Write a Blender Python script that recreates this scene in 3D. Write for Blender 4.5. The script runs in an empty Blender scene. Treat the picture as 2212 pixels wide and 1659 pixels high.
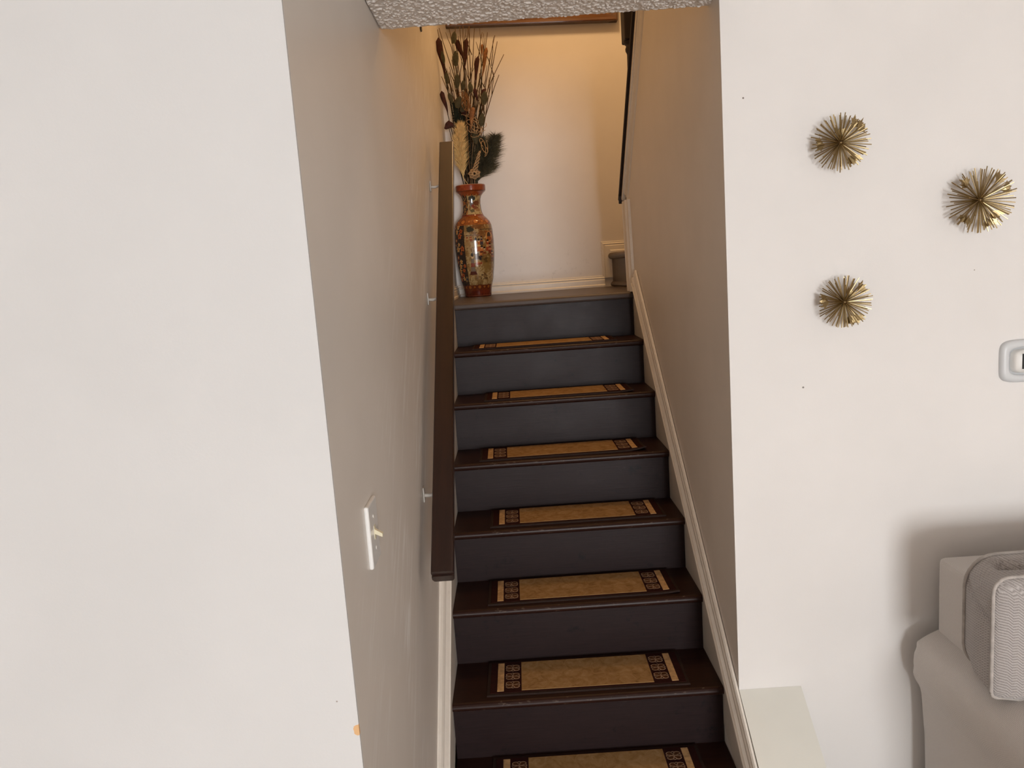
import bpy, bmesh, math, random
import numpy as np
from mathutils import Vector, Matrix
random.seed(7)
rng = np.random.default_rng(7)
D = bpy.data
SC = bpy.context.scene
COL = SC.collection

# ------------------------------------------------------------------ camera, light, exposure
FLOOR = -1.52
CEIL = 0.79
cam_d = D.cameras.new('camera')
cam_d.sensor_width = 36.0
cam_d.lens = 36.0 * 1680.0 / 2212.0
cam_d.clip_start = 0.02
cam = D.objects.new('camera', cam_d)
COL.objects.link(cam)
right = Vector((0.99759, -0.00338, -0.06936)); up = Vector((0.06911, 0.1461, 0.98685)); fwd = Vector((-0.00679, 0.98926, -0.14598))
cam.matrix_world = Matrix(((right.x, up.x, -fwd.x, 0.26554), (right.y, up.y, -fwd.y, -3.62055),
                           (right.z, up.z, -fwd.z, 0.15093), (0, 0, 0, 1)))
SC.camera = cam
SC.view_settings.view_transform = 'Standard'
SC.view_settings.look = 'None'
SC.view_settings.gamma = 1.0
SC.view_settings.use_curve_mapping = False
SC.view_settings.exposure = -0.09

world = D.worlds.new('world'); SC.world = world
world.use_nodes = True
world.node_tree.nodes['Background'].inputs['Color'].default_value = (0.75, 0.85, 1.0, 1)
world.node_tree.nodes['Background'].inputs['Strength'].default_value = 0.3


def area(name, loc, target, sx, sy, power, color):
    l = D.lights.new(name, 'AREA'); l.shape = 'RECTANGLE'; l.size = sx; l.size_y = sy
    l.energy = power; l.color = color
    o = D.objects.new(name, l); COL.objects.link(o)
    o.location = loc
    o.rotation_euler = (Vector(target) - Vector(loc)).to_track_quat('-Z', 'Y').to_euler()
    return o


# daylight through the patio door behind the camera
area('patio_daylight', (1.35, -9.7, -0.30), (0.9, -2.0, -0.42), 1.5, 1.7, 338, (0.955, 0.98, 1.0))
area('fill_light', (-1.6, -9.7, -0.25), (-0.6, -2.4, -0.2), 1.2, 1.2, 12, (0.955, 0.98, 1.0))  # added weak fill light from the left, no known window
# warm lamp of the upper stairwell
lp = D.lights.new('stairwell_lamp', 'POINT'); lp.energy = 36; lp.color = (1.0, 0.60, 0.26); lp.shadow_soft_size = 0.10
lpo = D.objects.new('stairwell_lamp', lp); COL.objects.link(lpo); lpo.location = (0.72, 0.25, 2.25)


# ------------------------------------------------------------------ material helpers
def lin(c):
    return tuple((x / 12.92 if x <= 0.04045 else ((x + 0.055) / 1.055) ** 2.4) for x in [v / 255.0 for v in c])


class NT:
    def __init__(s, name, rough=0.5, metal=0.0, spec=0.5, color=(0.8, 0.8, 0.8)):
        s.m = D.materials.new(name); s.m.use_nodes = True
        s.t = s.m.node_tree; s.b = s.t.nodes['Principled BSDF']
        s.b.inputs['Roughness'].default_value = rough
        s.b.inputs['Metallic'].default_value = metal
        s.b.inputs['Specular IOR Level'].default_value = spec
        s.b.inputs['Base Color'].default_value = (*color, 1)
        s.co = None

    def n(s, typ, **kw):
        nd = s.t.nodes.new(typ)
        for k, v in kw.items():
            if k.startswith('i_'):
                nd.inputs[k[2:].replace('_', ' ')].default_value = v
            else:
                setattr(nd, k, v)
        return nd

    def l(s, a, b): s.t.links.new(a, b)

    def coord(s, scale=(1, 1, 1), rot=(0, 0, 0), kind='Object'):
        tc = s.n('ShaderNodeTexCoord'); mp = s.n('ShaderNodeMapping')
        mp.inputs['Scale'].default_value = scale; mp.inputs['Rotation'].default_value = rot
        s.l(tc.outputs[kind], mp.inputs['Vector']); return mp.outputs['Vector']

    def noise(s, vec, scale, detail=4, rough=0.55, dist=0.0):
        nd = s.n('ShaderNodeTexNoise'); nd.inputs['Scale'].default_value = scale
        nd.inputs['Detail'].default_value = detail; nd.inputs['Roughness'].default_value = rough
        nd.inputs['Distortion'].default_value = dist
        s.l(vec, nd.inputs['Vector']); return nd.outputs['Fac']

    def ramp(s, fac, stops):
        r = s.n('ShaderNodeValToRGB')
        el = r.color_ramp.elements
        while len(el) < len(stops): el.new(0.5)
        for e, (p, c) in zip(el, stops):
            e.position = p; e.color = (*c, 1) if len(c) == 3 else c
        s.l(fac, r.inputs['Fac']); return r.outputs['Color']

    def mix(s, fac, a, b):
        m = s.n('ShaderNodeMix', data_type='RGBA')
        if isinstance(fac, (int, float)): m.inputs[0].default_value = fac
        else: s.l(fac, m.inputs[0])
        for v, i in ((a, 6), (b, 7)):
            if isinstance(v, tuple): m.inputs[i].default_value = (*v, 1)
            else: s.l(v, m.inputs[i])
        return m.outputs[2]

    def math(s, op, a, b=0.0, c=0.0, clamp=False):
        m = s.n('ShaderNodeMath', operation=op, use_clamp=clamp)
        for i, v in enumerate((a, b, c)):
            if isinstance(v, (int, float)): m.inputs[i].default_value = v
            else: s.l(v, m.inputs[i])
        return m.outputs[0]

    def base(s, c): s.l(c, s.b.inputs['Base Color'])
    def roughness(s, r): s.l(r, s.b.inputs['Roughness'])

    def bump(s, h, strength=0.2, dist=0.002):
        b = s.n('ShaderNodeBump'); b.inputs['Strength'].default_value = strength; b.inputs['Distance'].default_value = dist
        s.l(h, b.inputs['Height']); s.l(b.outputs['Normal'], s.b.inputs['Normal'])


WALLC = (0.80, 0.77, 0.745)


def paint(name, col=WALLC, rough=0.55, bump=0.12, var=0.03, spec=0.3):
    n = NT(name, rough, spec=spec); v = n.coord()
    a = n.noise(v, 3.0, 3)
    lo = tuple(c * (1 - var) for c in col); hi = tuple(min(1, c * (1 + var)) for c in col)
    n.base(n.ramp(a, [(0.35, lo), (0.65, hi)]))
    n.bump(n.noise(v, 260.0, 3), bump, 0.001)
    return n


def m_stair_wall():
    # beige-white paint with hand scuffs rubbed along the rail line
    n = NT('stair_wall_paint', 0.38, spec=0.4); v = n.coord()
    a = n.noise(v, 2.5, 3)
    base = n.ramp(a, [(0.35, (0.755, 0.705, 0.65)), (0.65, (0.80, 0.75, 0.695))])
    rot = n.coord(scale=(1, 1, 1), rot=(math.radians(-41), 0, 0))
    mp = n.n('ShaderNodeMapping'); mp.inputs['Scale'].default_value = (1, 2.2, 26)
    n.l(rot, mp.inputs['Vector'])
    st = n.noise(mp.outputs['Vector'], 1.6, 5, 0.6, 0.6)
    pat = n.noise(v, 4.0, 3)
    sep = n.n('ShaderNodeSeparateXYZ'); n.l(v, sep.inputs[0])
    # height over the stair slope
    h = n.math('SUBTRACT', sep.outputs['Z'], n.math('MULTIPLY', sep.outputs['Y'], 0.83))
    band = n.math('SUBTRACT', 1.0, n.math('MULTIPLY', n.math('ABSOLUTE', n.math('SUBTRACT', h, 0.95)), 1.25), clamp=True)
    s1 = n.math('MULTIPLY', n.math('SUBTRACT', st, 0.50, clamp=True), 7.0, clamp=True)
    s2 = n.math('MULTIPLY', n.math('MULTIPLY', s1, band), n.math('MULTIPLY', n.math('SUBTRACT', pat, 0.42, clamp=True), 5.0, clamp=True))
    n.base(n.mix(n.math('MULTIPLY', s2, 0.9), base, (0.97, 0.955, 0.93)))
    n.bump(n.noise(v, 150.0, 3), 0.12, 0.001)
    return n


def m_wood(name, c1, c2, rough=0.35, axis=(1, 14, 14), scale=6.0, coat=0.0, bump=0.1):
    n = NT(name, rough, spec=0.5); v = n.coord(scale=axis)
    a = n.noise(v, scale, 6, 0.65, 0.4); b = n.noise(n.coord(), 9.0, 3)
    c = n.ramp(a, [(0.3, c1), (0.7, c2)])
    n.base(n.mix(n.math('MULTIPLY', b, 0.35), c, c1))
    n.b.inputs['Coat Weight'].default_value = coat
    n.bump(a, bump, 0.001)
    return n.m


def m_riser():
    n = NT('riser_paint', 0.45, spec=0.16); v = n.n('ShaderNodeNewGeometry').outputs['Position']
    gr = n.noise(n.coord(scale=(0.5, 6, 9)), 18.0, 5, 0.6)
    pat = n.noise(v, 5.0, 5, 0.65)
    c = n.ramp(gr, [(0.3, (0.0165, 0.0088, 0.0088)), (0.75, (0.0235, 0.0128, 0.0125))])
    dirt = n.math('MULTIPLY', n.math('SUBTRACT', n.noise(v, 13.0, 6, 0.75), 0.60, clamp=True), 9.0, clamp=True)
    lite = n.math('MULTIPLY', n.math('SUBTRACT', n.noise(v, 9.0, 5, 0.75), 0.66, clamp=True), 6.0, clamp=True)
    c = n.mix(dirt, c, (0.006, 0.005, 0.006))
    c = n.mix(n.math('MULTIPLY', lite, 0.5), c, (0.06, 0.055, 0.055))
    n.base(c)
    n.roughness(n.ramp(pat, [(0.3, (0.40,) * 3), (0.7, (0.48,) * 3)]))
    n.bump(gr, 0.25, 0.0012)
    return n.m


def m_tread():
    n = NT('tread_varnish', 0.40, spec=0.22); v = n.coord(scale=(0.7, 9, 9))
    gr = n.noise(v, 7.0, 6, 0.65, 0.4)
    c = n.ramp(gr, [(0.3, (0.017, 0.0055, 0.0038)), (0.7, (0.031, 0.0105, 0.0065))])
    # worn specks along the front edge
    geo = n.n('ShaderNodeNewGeometry'); ed = geo.outputs['Pointiness']
    sp = n.noise(n.coord(scale=(0.5, 1, 1)), 70.0, 3, 0.7)
    w = n.math('MULTIPLY', n.math('SUBTRACT', sp, 0.61, clamp=True), 9.0, clamp=True)
    tc = n.n('ShaderNodeTexCoord'); sep = n.n('ShaderNodeSeparateXYZ'); n.l(tc.outputs['Object'], sep.inputs[0])
    front = n.math('LESS_THAN', sep.outputs['Y'], 0.014)
    n.base(n.mix(n.math('MULTIPLY', n.math('MULTIPLY', w, front), 0.7), c, (0.14, 0.10, 0.075)))
    n.bump(gr, 0.12, 0.001)
    return n.m


def m_mat_field():
    n = NT('mat_tan_pile', 0.95, spec=0.1); v = n.coord(kind='Generated', scale=(5.2, 2.0, 1))
    a = n.noise(v, 2.6, 6, 0.62, 1.1)
    f = n.noise(v, 42.0, 2)
    c = n.ramp(a, [(0.28, (0.21, 0.118, 0.046)), (0.45, (0.36, 0.21, 0.085)), (0.58, (0.43, 0.265, 0.118)), (0.75, (0.54, 0.37, 0.19))])
    n.base(n.mix(n.math('MULTIPLY', f, 0.5), c, (0.27, 0.15, 0.06)))
    n.bump(n.noise(n.coord(), 900.0, 2), 0.4, 0.001)
    return n.m


def m_plain(name, col, rough=0.9, spec=0.2, bump=0.3, bscale=600, var=0.15, metal=0.0):
    n = NT(name, rough, spec=spec, metal=metal); v = n.coord()
    a = n.noise(v, 60.0, 3)
    n.base(n.ramp(a, [(0.3, tuple(c * (1 - var) for c in col)), (0.7, tuple(min(1, c * (1 + var)) for c in col))]))
    if bump: n.bump(n.noise(v, bscale, 2), bump, 0.001)
    return n.m


def m_fabric(name, c1, c2, wx, wz, rot, strength=0.5, dist=0.0015):
    n = NT(name, 0.95, spec=0.15)
    n.b.inputs['Sheen Weight'].default_value = 0.25
    outs = []
    tc = n.n('ShaderNodeTexCoord'); sep = n.n('ShaderNodeSeparateXYZ'); n.l(tc.outputs['Object'], sep.inputs[0])
    # herringbone weave: two stripe directions that alternate from column to column
    u = n.math('ADD', sep.outputs['X'], sep.outputs['Y']); w = n.math('SUBTRACT', sep.outputs['Z'], n.math('MULTIPLY', sep.outputs['Y'], 0.6))
    colm = n.math('PINGPONG', n.math('DIVIDE', u, wx), 1.0)
    ph = n.math('ADD', n.math('DIVIDE', w, wz), n.math('MULTIPLY', colm, 1.6))
    st = n.math('PINGPONG', ph, 1.0)
    nz = n.noise(tc.outputs['Object'], 420.0, 3)
    big = n.noise(tc.outputs['Object'], 7.0, 3)
    h = n.math('ADD', n.math('MULTIPLY', st, 0.7), n.math('MULTIPLY', nz, 0.6))
    c = n.ramp(h, [(0.25, c1), (0.95, c2)])
    n.base(n.mix(n.math('MULTIPLY', big, 0.3), c, c1))
    n.bump(h, strength, dist)
    return n.m


M = {}
M['wall'] = paint('living_wall_paint').m
M['stairwall'] = m_stair_wall().m
M['stairwall_plain'] = paint('stairwell_paint', (0.775, 0.72, 0.66), 0.45, spec=0.35).m


def m_back_wall():
    n = NT('landing_wall_paint', 0.5, spec=0.3); v = n.coord()
    a = n.noise(v, 2.2, 4)
    c = n.ramp(a, [(0.35, (0.76, 0.715, 0.685)), (0.65, (0.81, 0.765, 0.73))])
    sep = n.n('ShaderNodeSeparateXYZ'); n.l(v, sep.inputs[0])
    low = n.math('SUBTRACT', 1.0, n.math('MULTIPLY', sep.outputs['Z'], 3.2), clamp=True)
    d = n.math('MULTIPLY', n.math('MULTIPLY', n.math('SUBTRACT', n.noise(v, 20.0, 6, 0.78), 0.56, clamp=True), 5.0, clamp=True), low)
    n.base(n.mix(n.math('MULTIPLY', d, 0.7), c, (0.30, 0.25, 0.22)))
    n.bump(n.noise(v, 220.0, 3), 0.12, 0.001)
    return n.m


M['backwall'] = m_back_wall()
M['knee'] = paint('knee_wall_paint', (0.77, 0.755, 0.69), 0.5).m
M['ceil'] = paint('popcorn_paint', (0.90, 0.85, 0.80), 0.9, bump=0.25, var=0.04).m


def m_trim():
    n = NT('trim_enamel', 0.34, spec=0.5); v = n.coord()
    a = n.noise(v, 14.0, 5, 0.7)
    c = n.ramp(a, [(0.3, (0.78, 0.725, 0.655)), (0.7, (0.85, 0.80, 0.73))])
    d = n.math('MULTIPLY', n.math('SUBTRACT', n.noise(v, 75.0, 4, 0.75), 0.63, clamp=True), 5.0, clamp=True)
    n.base(n.mix(n.math('MULTIPLY', d, 0.55), c, (0.36, 0.29, 0.23)))
    n.bump(a, 0.1, 0.001)
    return n.m


M['trim'] = m_trim()
M['skirt'] = paint('skirt_paint', (0.64, 0.59, 0.53), 0.5, var=0.08).m
M['riser'] = m_riser()
M['tread'] = m_tread()
M['landing'] = m_wood('landing_varnish', (0.062, 0.043, 0.036), (0.092, 0.066, 0.055), 0.42, (0.8, 9, 9), 6.0)
M['rail'] = m_wood('rail_walnut', (0.014, 0.0046, 0.003), (0.032, 0.0110, 0.0064), 0.28, (18, 1.0, 1.0), 3.5, coat=0.15)
M['dark'] = m_wood('baluster_walnut', (0.009, 0.0035, 0.0025), (0.018, 0.007, 0.005), 0.65, (14, 14, 1), 5.0)
M['frame'] = m_wood('frame_oak', (0.060, 0.021, 0.0065), (0.13, 0.050, 0.015), 0.22, (1, 14, 14), 5.0, coat=0.3)
M['winder'] = m_wood('winder_varnish', (0.070, 0.042, 0.022), (0.105, 0.066, 0.036), 0.4, (9, 0.8, 9), 6.0)
M['plastic'] = NT('white_plastic', 0.25, color=(0.83, 0.82, 0.80)).m
M['ivory'] = NT('ivory_plastic', 0.3, color=(0.74, 0.68, 0.50)).m
M['bracketw'] = NT('white_enamel', 0.35, color=(0.60, 0.55, 0.49)).m
M['screw'] = NT('painted_screw', 0.3, color=(0.75, 0.72, 0.68), spec=0.7).m
M['black'] = NT('black_screen', 0.12, color=(0.004, 0.005, 0.006)).m
M['grey'] = NT('dark_grey_metal', 0.5, color=(0.055, 0.055, 0.05)).m
M['thermo'] = NT('thermostat_plastic', 0.35, color=(0.66, 0.67, 0.68)).m
M['thermo2'] = NT('thermostat_body_plastic', 0.4, color=(0.78, 0.76, 0.73)).m
M['floor'] = m_wood('floor_oak', (0.27, 0.19, 0.125), (0.40, 0.29, 0.20), 0.4, (12, 1, 1), 4.0)
M['field'] = m_mat_field()
M['maroon'] = m_plain('mat_maroon_pile', (0.030, 0.0085, 0.0075), 0.95, 0.1)
M['binding'] = m_plain('mat_binding', (0.026, 0.0135, 0.010), 0.8, 0.2, 0.3, 900)
M['stripe'] = m_plain('mat_cream_pile', (0.55, 0.345, 0.17), 0.95, 0.1, var=0.25)
M['motif'] = m_plain('mat_motif_pile', (0.26, 0.16, 0.10), 0.95, 0.1, var=0.35)
M['motif_in'] = m_plain('mat_motif_fill', (0.085, 0.036, 0.016), 0.95, 0.1, var=0.3)
M['brass'] = m_plain('aged_brass', (0.40, 0.30, 0.155), 0.36, 0.5, 0.0, var=0.3, metal=1.0)
M['brass_dark'] = m_plain('brass_hub_metal', (0.10, 0.065, 0.03), 0.4, 0.5, 0.0, var=0.2, metal=1.0)
M['sofa'] = m_fabric('sofa_weave', (0.50, 0.455, 0.42), (0.71, 0.66, 0.625), 0.0030, 0.0019, 0, 0.35, 0.001)
M['cushion'] = m_fabric('cushion_herringbone', (0.29, 0.26, 0.245), (0.60, 0.56, 0.545), 0.0048, 0.0032, 0, 0.8, 0.002)
M['piping'] = m_plain('piping_cord', (0.44, 0.40, 0.37), 0.9, 0.2, 0.5, 500)
M['twig'] = m_plain('twig_bark', (0.10, 0.055, 0.025), 0.85, 0.2, var=0.3)
M['pod'] = m_plain('pod_brown', (0.045, 0.010, 0.006), 0.7, 0.3, var=0.4)
M['podtan'] = m_plain('pod_tan', (0.22, 0.095, 0.035), 0.75, 0.3, var=0.4)
M['leaf'] = m_plain('dried_leaf', (0.105, 0.098, 0.060), 0.75, 0.3, var=0.25)
M['fern'] = m_plain('dried_fern', (0.018, 0.022, 0.013), 0.8, 0.2, var=0.4)
M['stem'] = m_plain('stem_dark', (0.030, 0.022, 0.012), 0.8, 0.2, var=0.3)
M['pampas'] = m_plain('pampas_cream', (0.80, 0.58, 0.26), 0.9, 0.2, 0, var=0.2)
M['plume'] = m_plain('plume_grey_green', (0.10, 0.088, 0.052), 0.9, 0.2, 0, var=0.4)
M['straw'] = m_plain('straw', (0.42, 0.27, 0.14), 0.8, 0.3, var=0.25)
M['straworange'] = m_plain('straw_orange', (0.24, 0.115, 0.045), 0.8, 0.3, var=0.3)
M['canvas'] = m_plain('picture_print', (0.30, 0.22, 0.13), 0.7, 0.2, 0.2, 300, var=0.4)


# ------------------------------------------------------------------ mesh helpers
def link(name, me, mat=None, parent=None, smooth=False):
    o = D.objects.new(name, me); COL.objects.link(o)
    if mat is not None and not me.materials: me.materials.append(mat)
    if smooth:
        me.polygons.foreach_set('use_smooth', [True] * len(me.polygons))
    if parent is not None:
        o.parent = parent
        o.matrix_parent_inverse = parent.matrix_world.inverted() if False else Matrix.Identity(4)
    return o


def mesh(name, v, f, mat, parent=None, smooth=False):
    me = D.meshes.new(name); me.from_pydata([tuple(p) for p in v], [], [tuple(q) for q in f]); me.validate(); me.update()
    bm = bmesh.new(); bm.from_mesh(me); bmesh.ops.recalc_face_normals(bm, faces=bm.faces); bm.to_mesh(me); bm.free()
    return link(name, me, mat, parent, smooth)


def from_bm(name, bm, mat, parent=None, smooth=False):
    bmesh.ops.recalc_face_normals(bm, faces=bm.faces)
    me = D.meshes.new(name); bm.to_mesh(me); bm.free()
    return link(name, me, mat, parent, smooth)


def add_box(bm, lo, hi, bevel=0.0, seg=2):
    r = bmesh.ops.create_cube(bm, size=1.0)
    vs = r['verts']
    for v in vs:
        v.co = Vector([lo[i] + (v.co[i] + 0.5) * (hi[i] - lo[i]) for i in range(3)])
    if bevel > 0:
        es = list({e for v in vs for e in v.link_edges})
        bmesh.ops.bevel(bm, geom=es, offset=bevel, segments=seg, affect='EDGES', profile=0.5)


def box(name, lo, hi, mat, parent=None, bevel=0.0, seg=2):
    bm = bmesh.new(); add_box(bm, lo, hi, bevel, seg)
    return from_bm(name, bm, mat, parent)


def prism_vf(prof, o, u, v, w):
    o, u, v, w = Vector(o), Vector(u), Vector(v), Vector(w)
    n = len(prof)
    a = [o + u * p[0] + v * p[1] for p in prof]
    V = a + [p + w for p in a]
    F = [tuple(range(n)), tuple(range(n, 2 * n))] + [(i, (i + 1) % n, n + (i + 1) % n, n + i) for i in range(n)]
    return V, F


def prism(name, prof, o, u, v, w, mat, parent=None):
    V, F = prism_vf(prof, o, u, v, w)
    return mesh(name, V, F, mat, parent)


def add_tube(bm, pts, rad, sides=6, cap=True):
    pts = [Vector(p) for p in pts]; n = len(pts)
    rs = rad if hasattr(rad, '__len__') else [rad] * n
    rings = []; ref = None
    for i, p in enumerate(pts):
        t = (pts[min(i + 1, n - 1)] - pts[max(i - 1, 0)])
        t = t.normalized() if t.length > 1e-9 else Vector((0, 0, 1))
        if ref is None: ref = Vector((1, 0, 0)) if abs(t.x) < 0.9 else Vector((0, 1, 0))
        a = (ref - t * ref.dot(t)).normalized(); b = t.cross(a); ref = a
        rings.append([bm.verts.new(p + (a * math.cos(2 * math.pi * k / sides) + b * math.sin(2 * math.pi * k / sides)) * rs[i]) for k in range(sides)])
    for i in range(n - 1):
        for k in range(sides):
            bm.faces.new((rings[i][k], rings[i][(k + 1) % sides], rings[i + 1][(k + 1) % sides], rings[i + 1][k]))
    if cap:
        bm.faces.new(rings[0][::-1]); bm.faces.new(rings[-1])


def tube(name, pts, rad, mat, parent=None, sides=6):
    bm = bmesh.new(); add_tube(bm, pts, rad, sides)
    return from_bm(name, bm, mat, parent, True)


def empty(name, loc, label=None, cat=None, group=None):
    o = D.objects.new(name, None); COL.objects.link(o); o.location = loc
    o.empty_display_size = 0.05
    if label: tag(o, label, cat, group)
    return o


def tag(o, label, cat, group=None):
    o['label'] = label; o['category'] = cat
    if group: o['group'] = group
    return o


def struct(o):
    o['kind'] = 'structure'; return o


def local(o, p):
    return tuple(Vector(p) - o.location)


# ------------------------------------------------------------------ room shell
W = 0.827                      # clear stair width
LX0, LX1 = -0.020, -0.048      # left stair wall surface, front and landing end
LF = -2.49                     # front of the left stair wall
RF = -1.582                    # front of the right stair wall
BACK = 1.0
HOLE = -1.478                  # edge of the lower ceiling
UPZ = 3.2
SKIN = 0.0065                   # the room-side plaster sheets

struct(mesh('wall_left', [(LX0, LF + SKIN, FLOOR), (LX1, BACK - 0.0005, FLOOR), (-0.17, BACK - 0.0005, FLOOR), (-0.17, LF + SKIN, FLOOR),
                          (LX0, LF + SKIN, UPZ), (LX1, BACK - 0.0005, UPZ), (-0.17, BACK - 0.0005, UPZ), (-0.17, LF + SKIN, UPZ)],
            [(0, 1, 5, 4), (1, 2, 6, 5), (2, 3, 7, 6), (3, 0, 4, 7), (0, 3, 2, 1), (4, 5, 6, 7)], M['stairwall']))


def m_living_left():
    n = paint('living_wall_paint_chipped')
    return n


def chip_paint(name, spots, col=WALLC):
    """wall paint with a few small worn spots: (position, radius, colour)"""
    n = NT(name, 0.5, spec=0.3); v = n.coord()
    c = n.ramp(n.noise(v, 3.0, 3), [(0.35, tuple(x * 0.98 for x in col)), (0.65, tuple(x * 1.02 for x in col))])
    nz = n.noise(v, 90.0, 2)
    for p, r, cc in spots:
        d = n.n('ShaderNodeVectorMath', operation='DISTANCE'); n.l(v, d.inputs[0]); d.inputs[1].default_value = p
        dd = n.math('ADD', d.outputs['Value'], n.math('MULTIPLY', n.math('SUBTRACT', nz, 0.5), r * 0.8))
        c = n.mix(n.math('LESS_THAN', dd, r), c, cc)
    n.base(c); n.bump(n.noise(v, 260.0, 3), 0.12, 0.001)
    return n.m


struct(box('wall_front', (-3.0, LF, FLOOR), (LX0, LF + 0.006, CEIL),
           chip_paint('living_wall_left_shaded_paint', [((-0.020, LF, -0.547), 0.0095, (0.72, 0.44, 0.22)), ((-0.050, LF, -0.497), 0.0014, (0.35, 0.30, 0.27))], (0.650, 0.645, 0.642))))  # same wall paint, its colour darkened so this side looks less lit
struct(box('wall_living', (W + 0.002, RF, FLOOR), (5.0, RF + 0.006, CEIL),
           chip_paint('living_wall_right_paint', [((0.882, RF, 0.535), 0.0022, (0.22, 0.18, 0.15)), ((1.022, RF, -0.213), 0.0024, (0.25, 0.22, 0.2)),
                                                  ((1.471, RF, 0.065), 0.0016, (0.4, 0.35, 0.3))])))
# right stair wall: its top slopes up with the upper flight
cap_y0, cap_z0 = 0.100, 0.437
cap_s = -1.075
capz = lambda y: cap_z0 + (y - cap_y0) * cap_s
SK = W + 0.002
prof = [(RF + SKIN, FLOOR), (0.02, FLOOR), (0.02, capz(0.02) - 0.012), (HOLE, capz(HOLE) - 0.012), (RF + SKIN, capz(HOLE) - 0.012)]
struct(prism('wall_right', prof, (SK, 0, 0), (0, 1, 0), (0, 0, 1), (0.115, 0, 0), M['stairwall_plain']))
struct(box('wall_back', (-0.17, BACK, FLOOR), (2.4, BACK + 0.12, UPZ), M['backwall']))
struct(box('wall_upper_right', (2.3, HOLE, FLOOR), (2.42, BACK, UPZ), M['stairwall_plain']))
struct(box('wall_upper_front', (-0.17, HOLE - 0.1, CEIL + 0.02), (2.42, HOLE, UPZ), M['stairwall_plain']))
struct(box('ceiling_upper', (-0.17, HOLE - 0.1, UPZ), (2.42, BACK + 0.12, UPZ + 0.1), M['ceil']))
struct(box('floor', (-3.0, -10.4, FLOOR - 0.08), (5.0, 1.1, FLOOR), M['floor']))
ceil = struct(box('ceiling', (-3.0, -10.4, CEIL + 0.004), (5.0, HOLE - 0.002, CEIL + 0.28), M['ceil']))
struct(box('wall_far_left', (-3.1, -10.4, FLOOR), (-3.0, LF + 0.1, CEIL + 0.004), M['wall']))
struct(box('wall_far_right', (5.0, -10.4, FLOOR), (5.1, RF + 0.1, CEIL + 0.004), M['wall']))
struct(box('wall_rear', (-3.0, -10.5, FLOOR), (5.0, -10.4, CEIL + 0.004), M['wall']))


def popcorn():
    x0, x1, y0, y1 = -0.024, W + 0.02, -1.95, HOLE
    nx, ny = 424, 236
    xs = np.linspace(x0, x1, nx); ys = np.linspace(y0, y1, ny)
    H = np.zeros((ny, nx)); sx = (x1 - x0) / (nx - 1)
    for _ in range(5200):
        cx, cy = rng.uniform(0, nx), rng.uniform(0, ny); r = rng.uniform(1.0, 3.0); el = rng.uniform(0.6, 1.5); th = rng.uniform(0, 3.14)
        h = rng.uniform(0.0012, 0.0042)
        a0, a1, b0, b1 = int(max(0, cx - 5)), int(min(nx, cx + 6)), int(max(0, cy - 5)), int(min(ny, cy + 6))
        if a1 <= a0 or b1 <= b0: continue
        X, Y = np.meshgrid(np.arange(a0, a1) - cx, np.arange(b0, b1) - cy)
        U = (X * math.cos(th) + Y * math.sin(th)) / el; Vv = -X * math.sin(th) + Y * math.cos(th)
        H[b0:b1, a0:a1] = np.maximum(H[b0:b1, a0:a1], h * np.clip(1 - (U * U + Vv * Vv) / (r * r), 0, 1) ** 0.6)
    edge = np.clip((y1 - ys) / 0.006, 0, 1)[:, None]
    jag = 0.004 * np.interp(np.arange(nx), np.arange(0, nx + 8, 8), rng.uniform(-1, 1, len(np.arange(0, nx + 8, 8))))
    V = []
    for j in range(ny):
        for i in range(nx):
            V.append((xs[i], ys[j] + (jag[i] * (j / ny) ** 12), CEIL + 0.004 - 0.003 - H[j, i] * (0.4 + 0.6 * edge[j, 0])))
    V = np.array(V)
    idx = np.arange(nx * ny).reshape(ny, nx)
    F = np.stack([idx[:-1, :-1], idx[:-1, 1:], idx[1:, 1:], idx[1:, :-1]], -1).reshape(-1, 4)
    # turn the free edge up to the slab
    base = len(V); last = idx[-1]
    V = np.vstack([V, np.c_[V[last][:, 0], V[last][:, 1], np.full(nx, CEIL + 0.28)]])
    F = np.vstack([F, np.stack([last[:-1], last[1:], base + np.arange(1, nx), base + np.arange(nx - 1)], -1)])
    o = mesh('popcorn_texture', V.tolist(), F.tolist(), M['ceil'], ceil, True)
    o['kind'] = 'stuff'
    return o


popcorn()

# ------------------------------------------------------------------ staircase
SY = [-0.0036, -0.2340, -0.4667, -0.7082, -0.9472, -1.1796, -1.4150, -1.651]
SZ = [0.0100, -0.1913, -0.3830, -0.5765, -0.7663, -0.9545, -1.1454, -1.333]
stair = empty('staircase', (0, 0, 0), 'steep closed staircase with dark brown treads and charcoal risers rising to a landing', 'staircase')
NOSE = 0.0175


def nosing_profile(t, depth):
    r = t * 0.5; P = []
    for k in range(9):
        a = -math.pi / 2 - math.pi * k / 8
        P.append((r + r * math.cos(a), -r + r * math.sin(a)))
    return P + [(depth, 0), (depth, -t)]


for k in range(1, 8):
    yf = SY[k] - 0.0125; t = 0.026
    depth = (SY[k - 1] + 0.006) - yf
    V, F = prism_vf(nosing_profile(t, depth), (0, 0, 0), (0, 1, 0), (0, 0, 1), (W - 0.001, 0, 0))
    o = mesh('tread', V, F, M['tread'], stair); o.location = (0.0005, yf, SZ[k])
for k in range(0, 8):
    zb = SZ[k + 1] if k < 7 else FLOOR
    t = 0.033 if k == 0 else 0.026
    o = box('riser', (0.0, 0, 0), (W - 0.002, 0.012, SZ[k] - t - zb), M['riser'], stair); o.location = (0.001, SY[k] + 0.005, zb)
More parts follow.
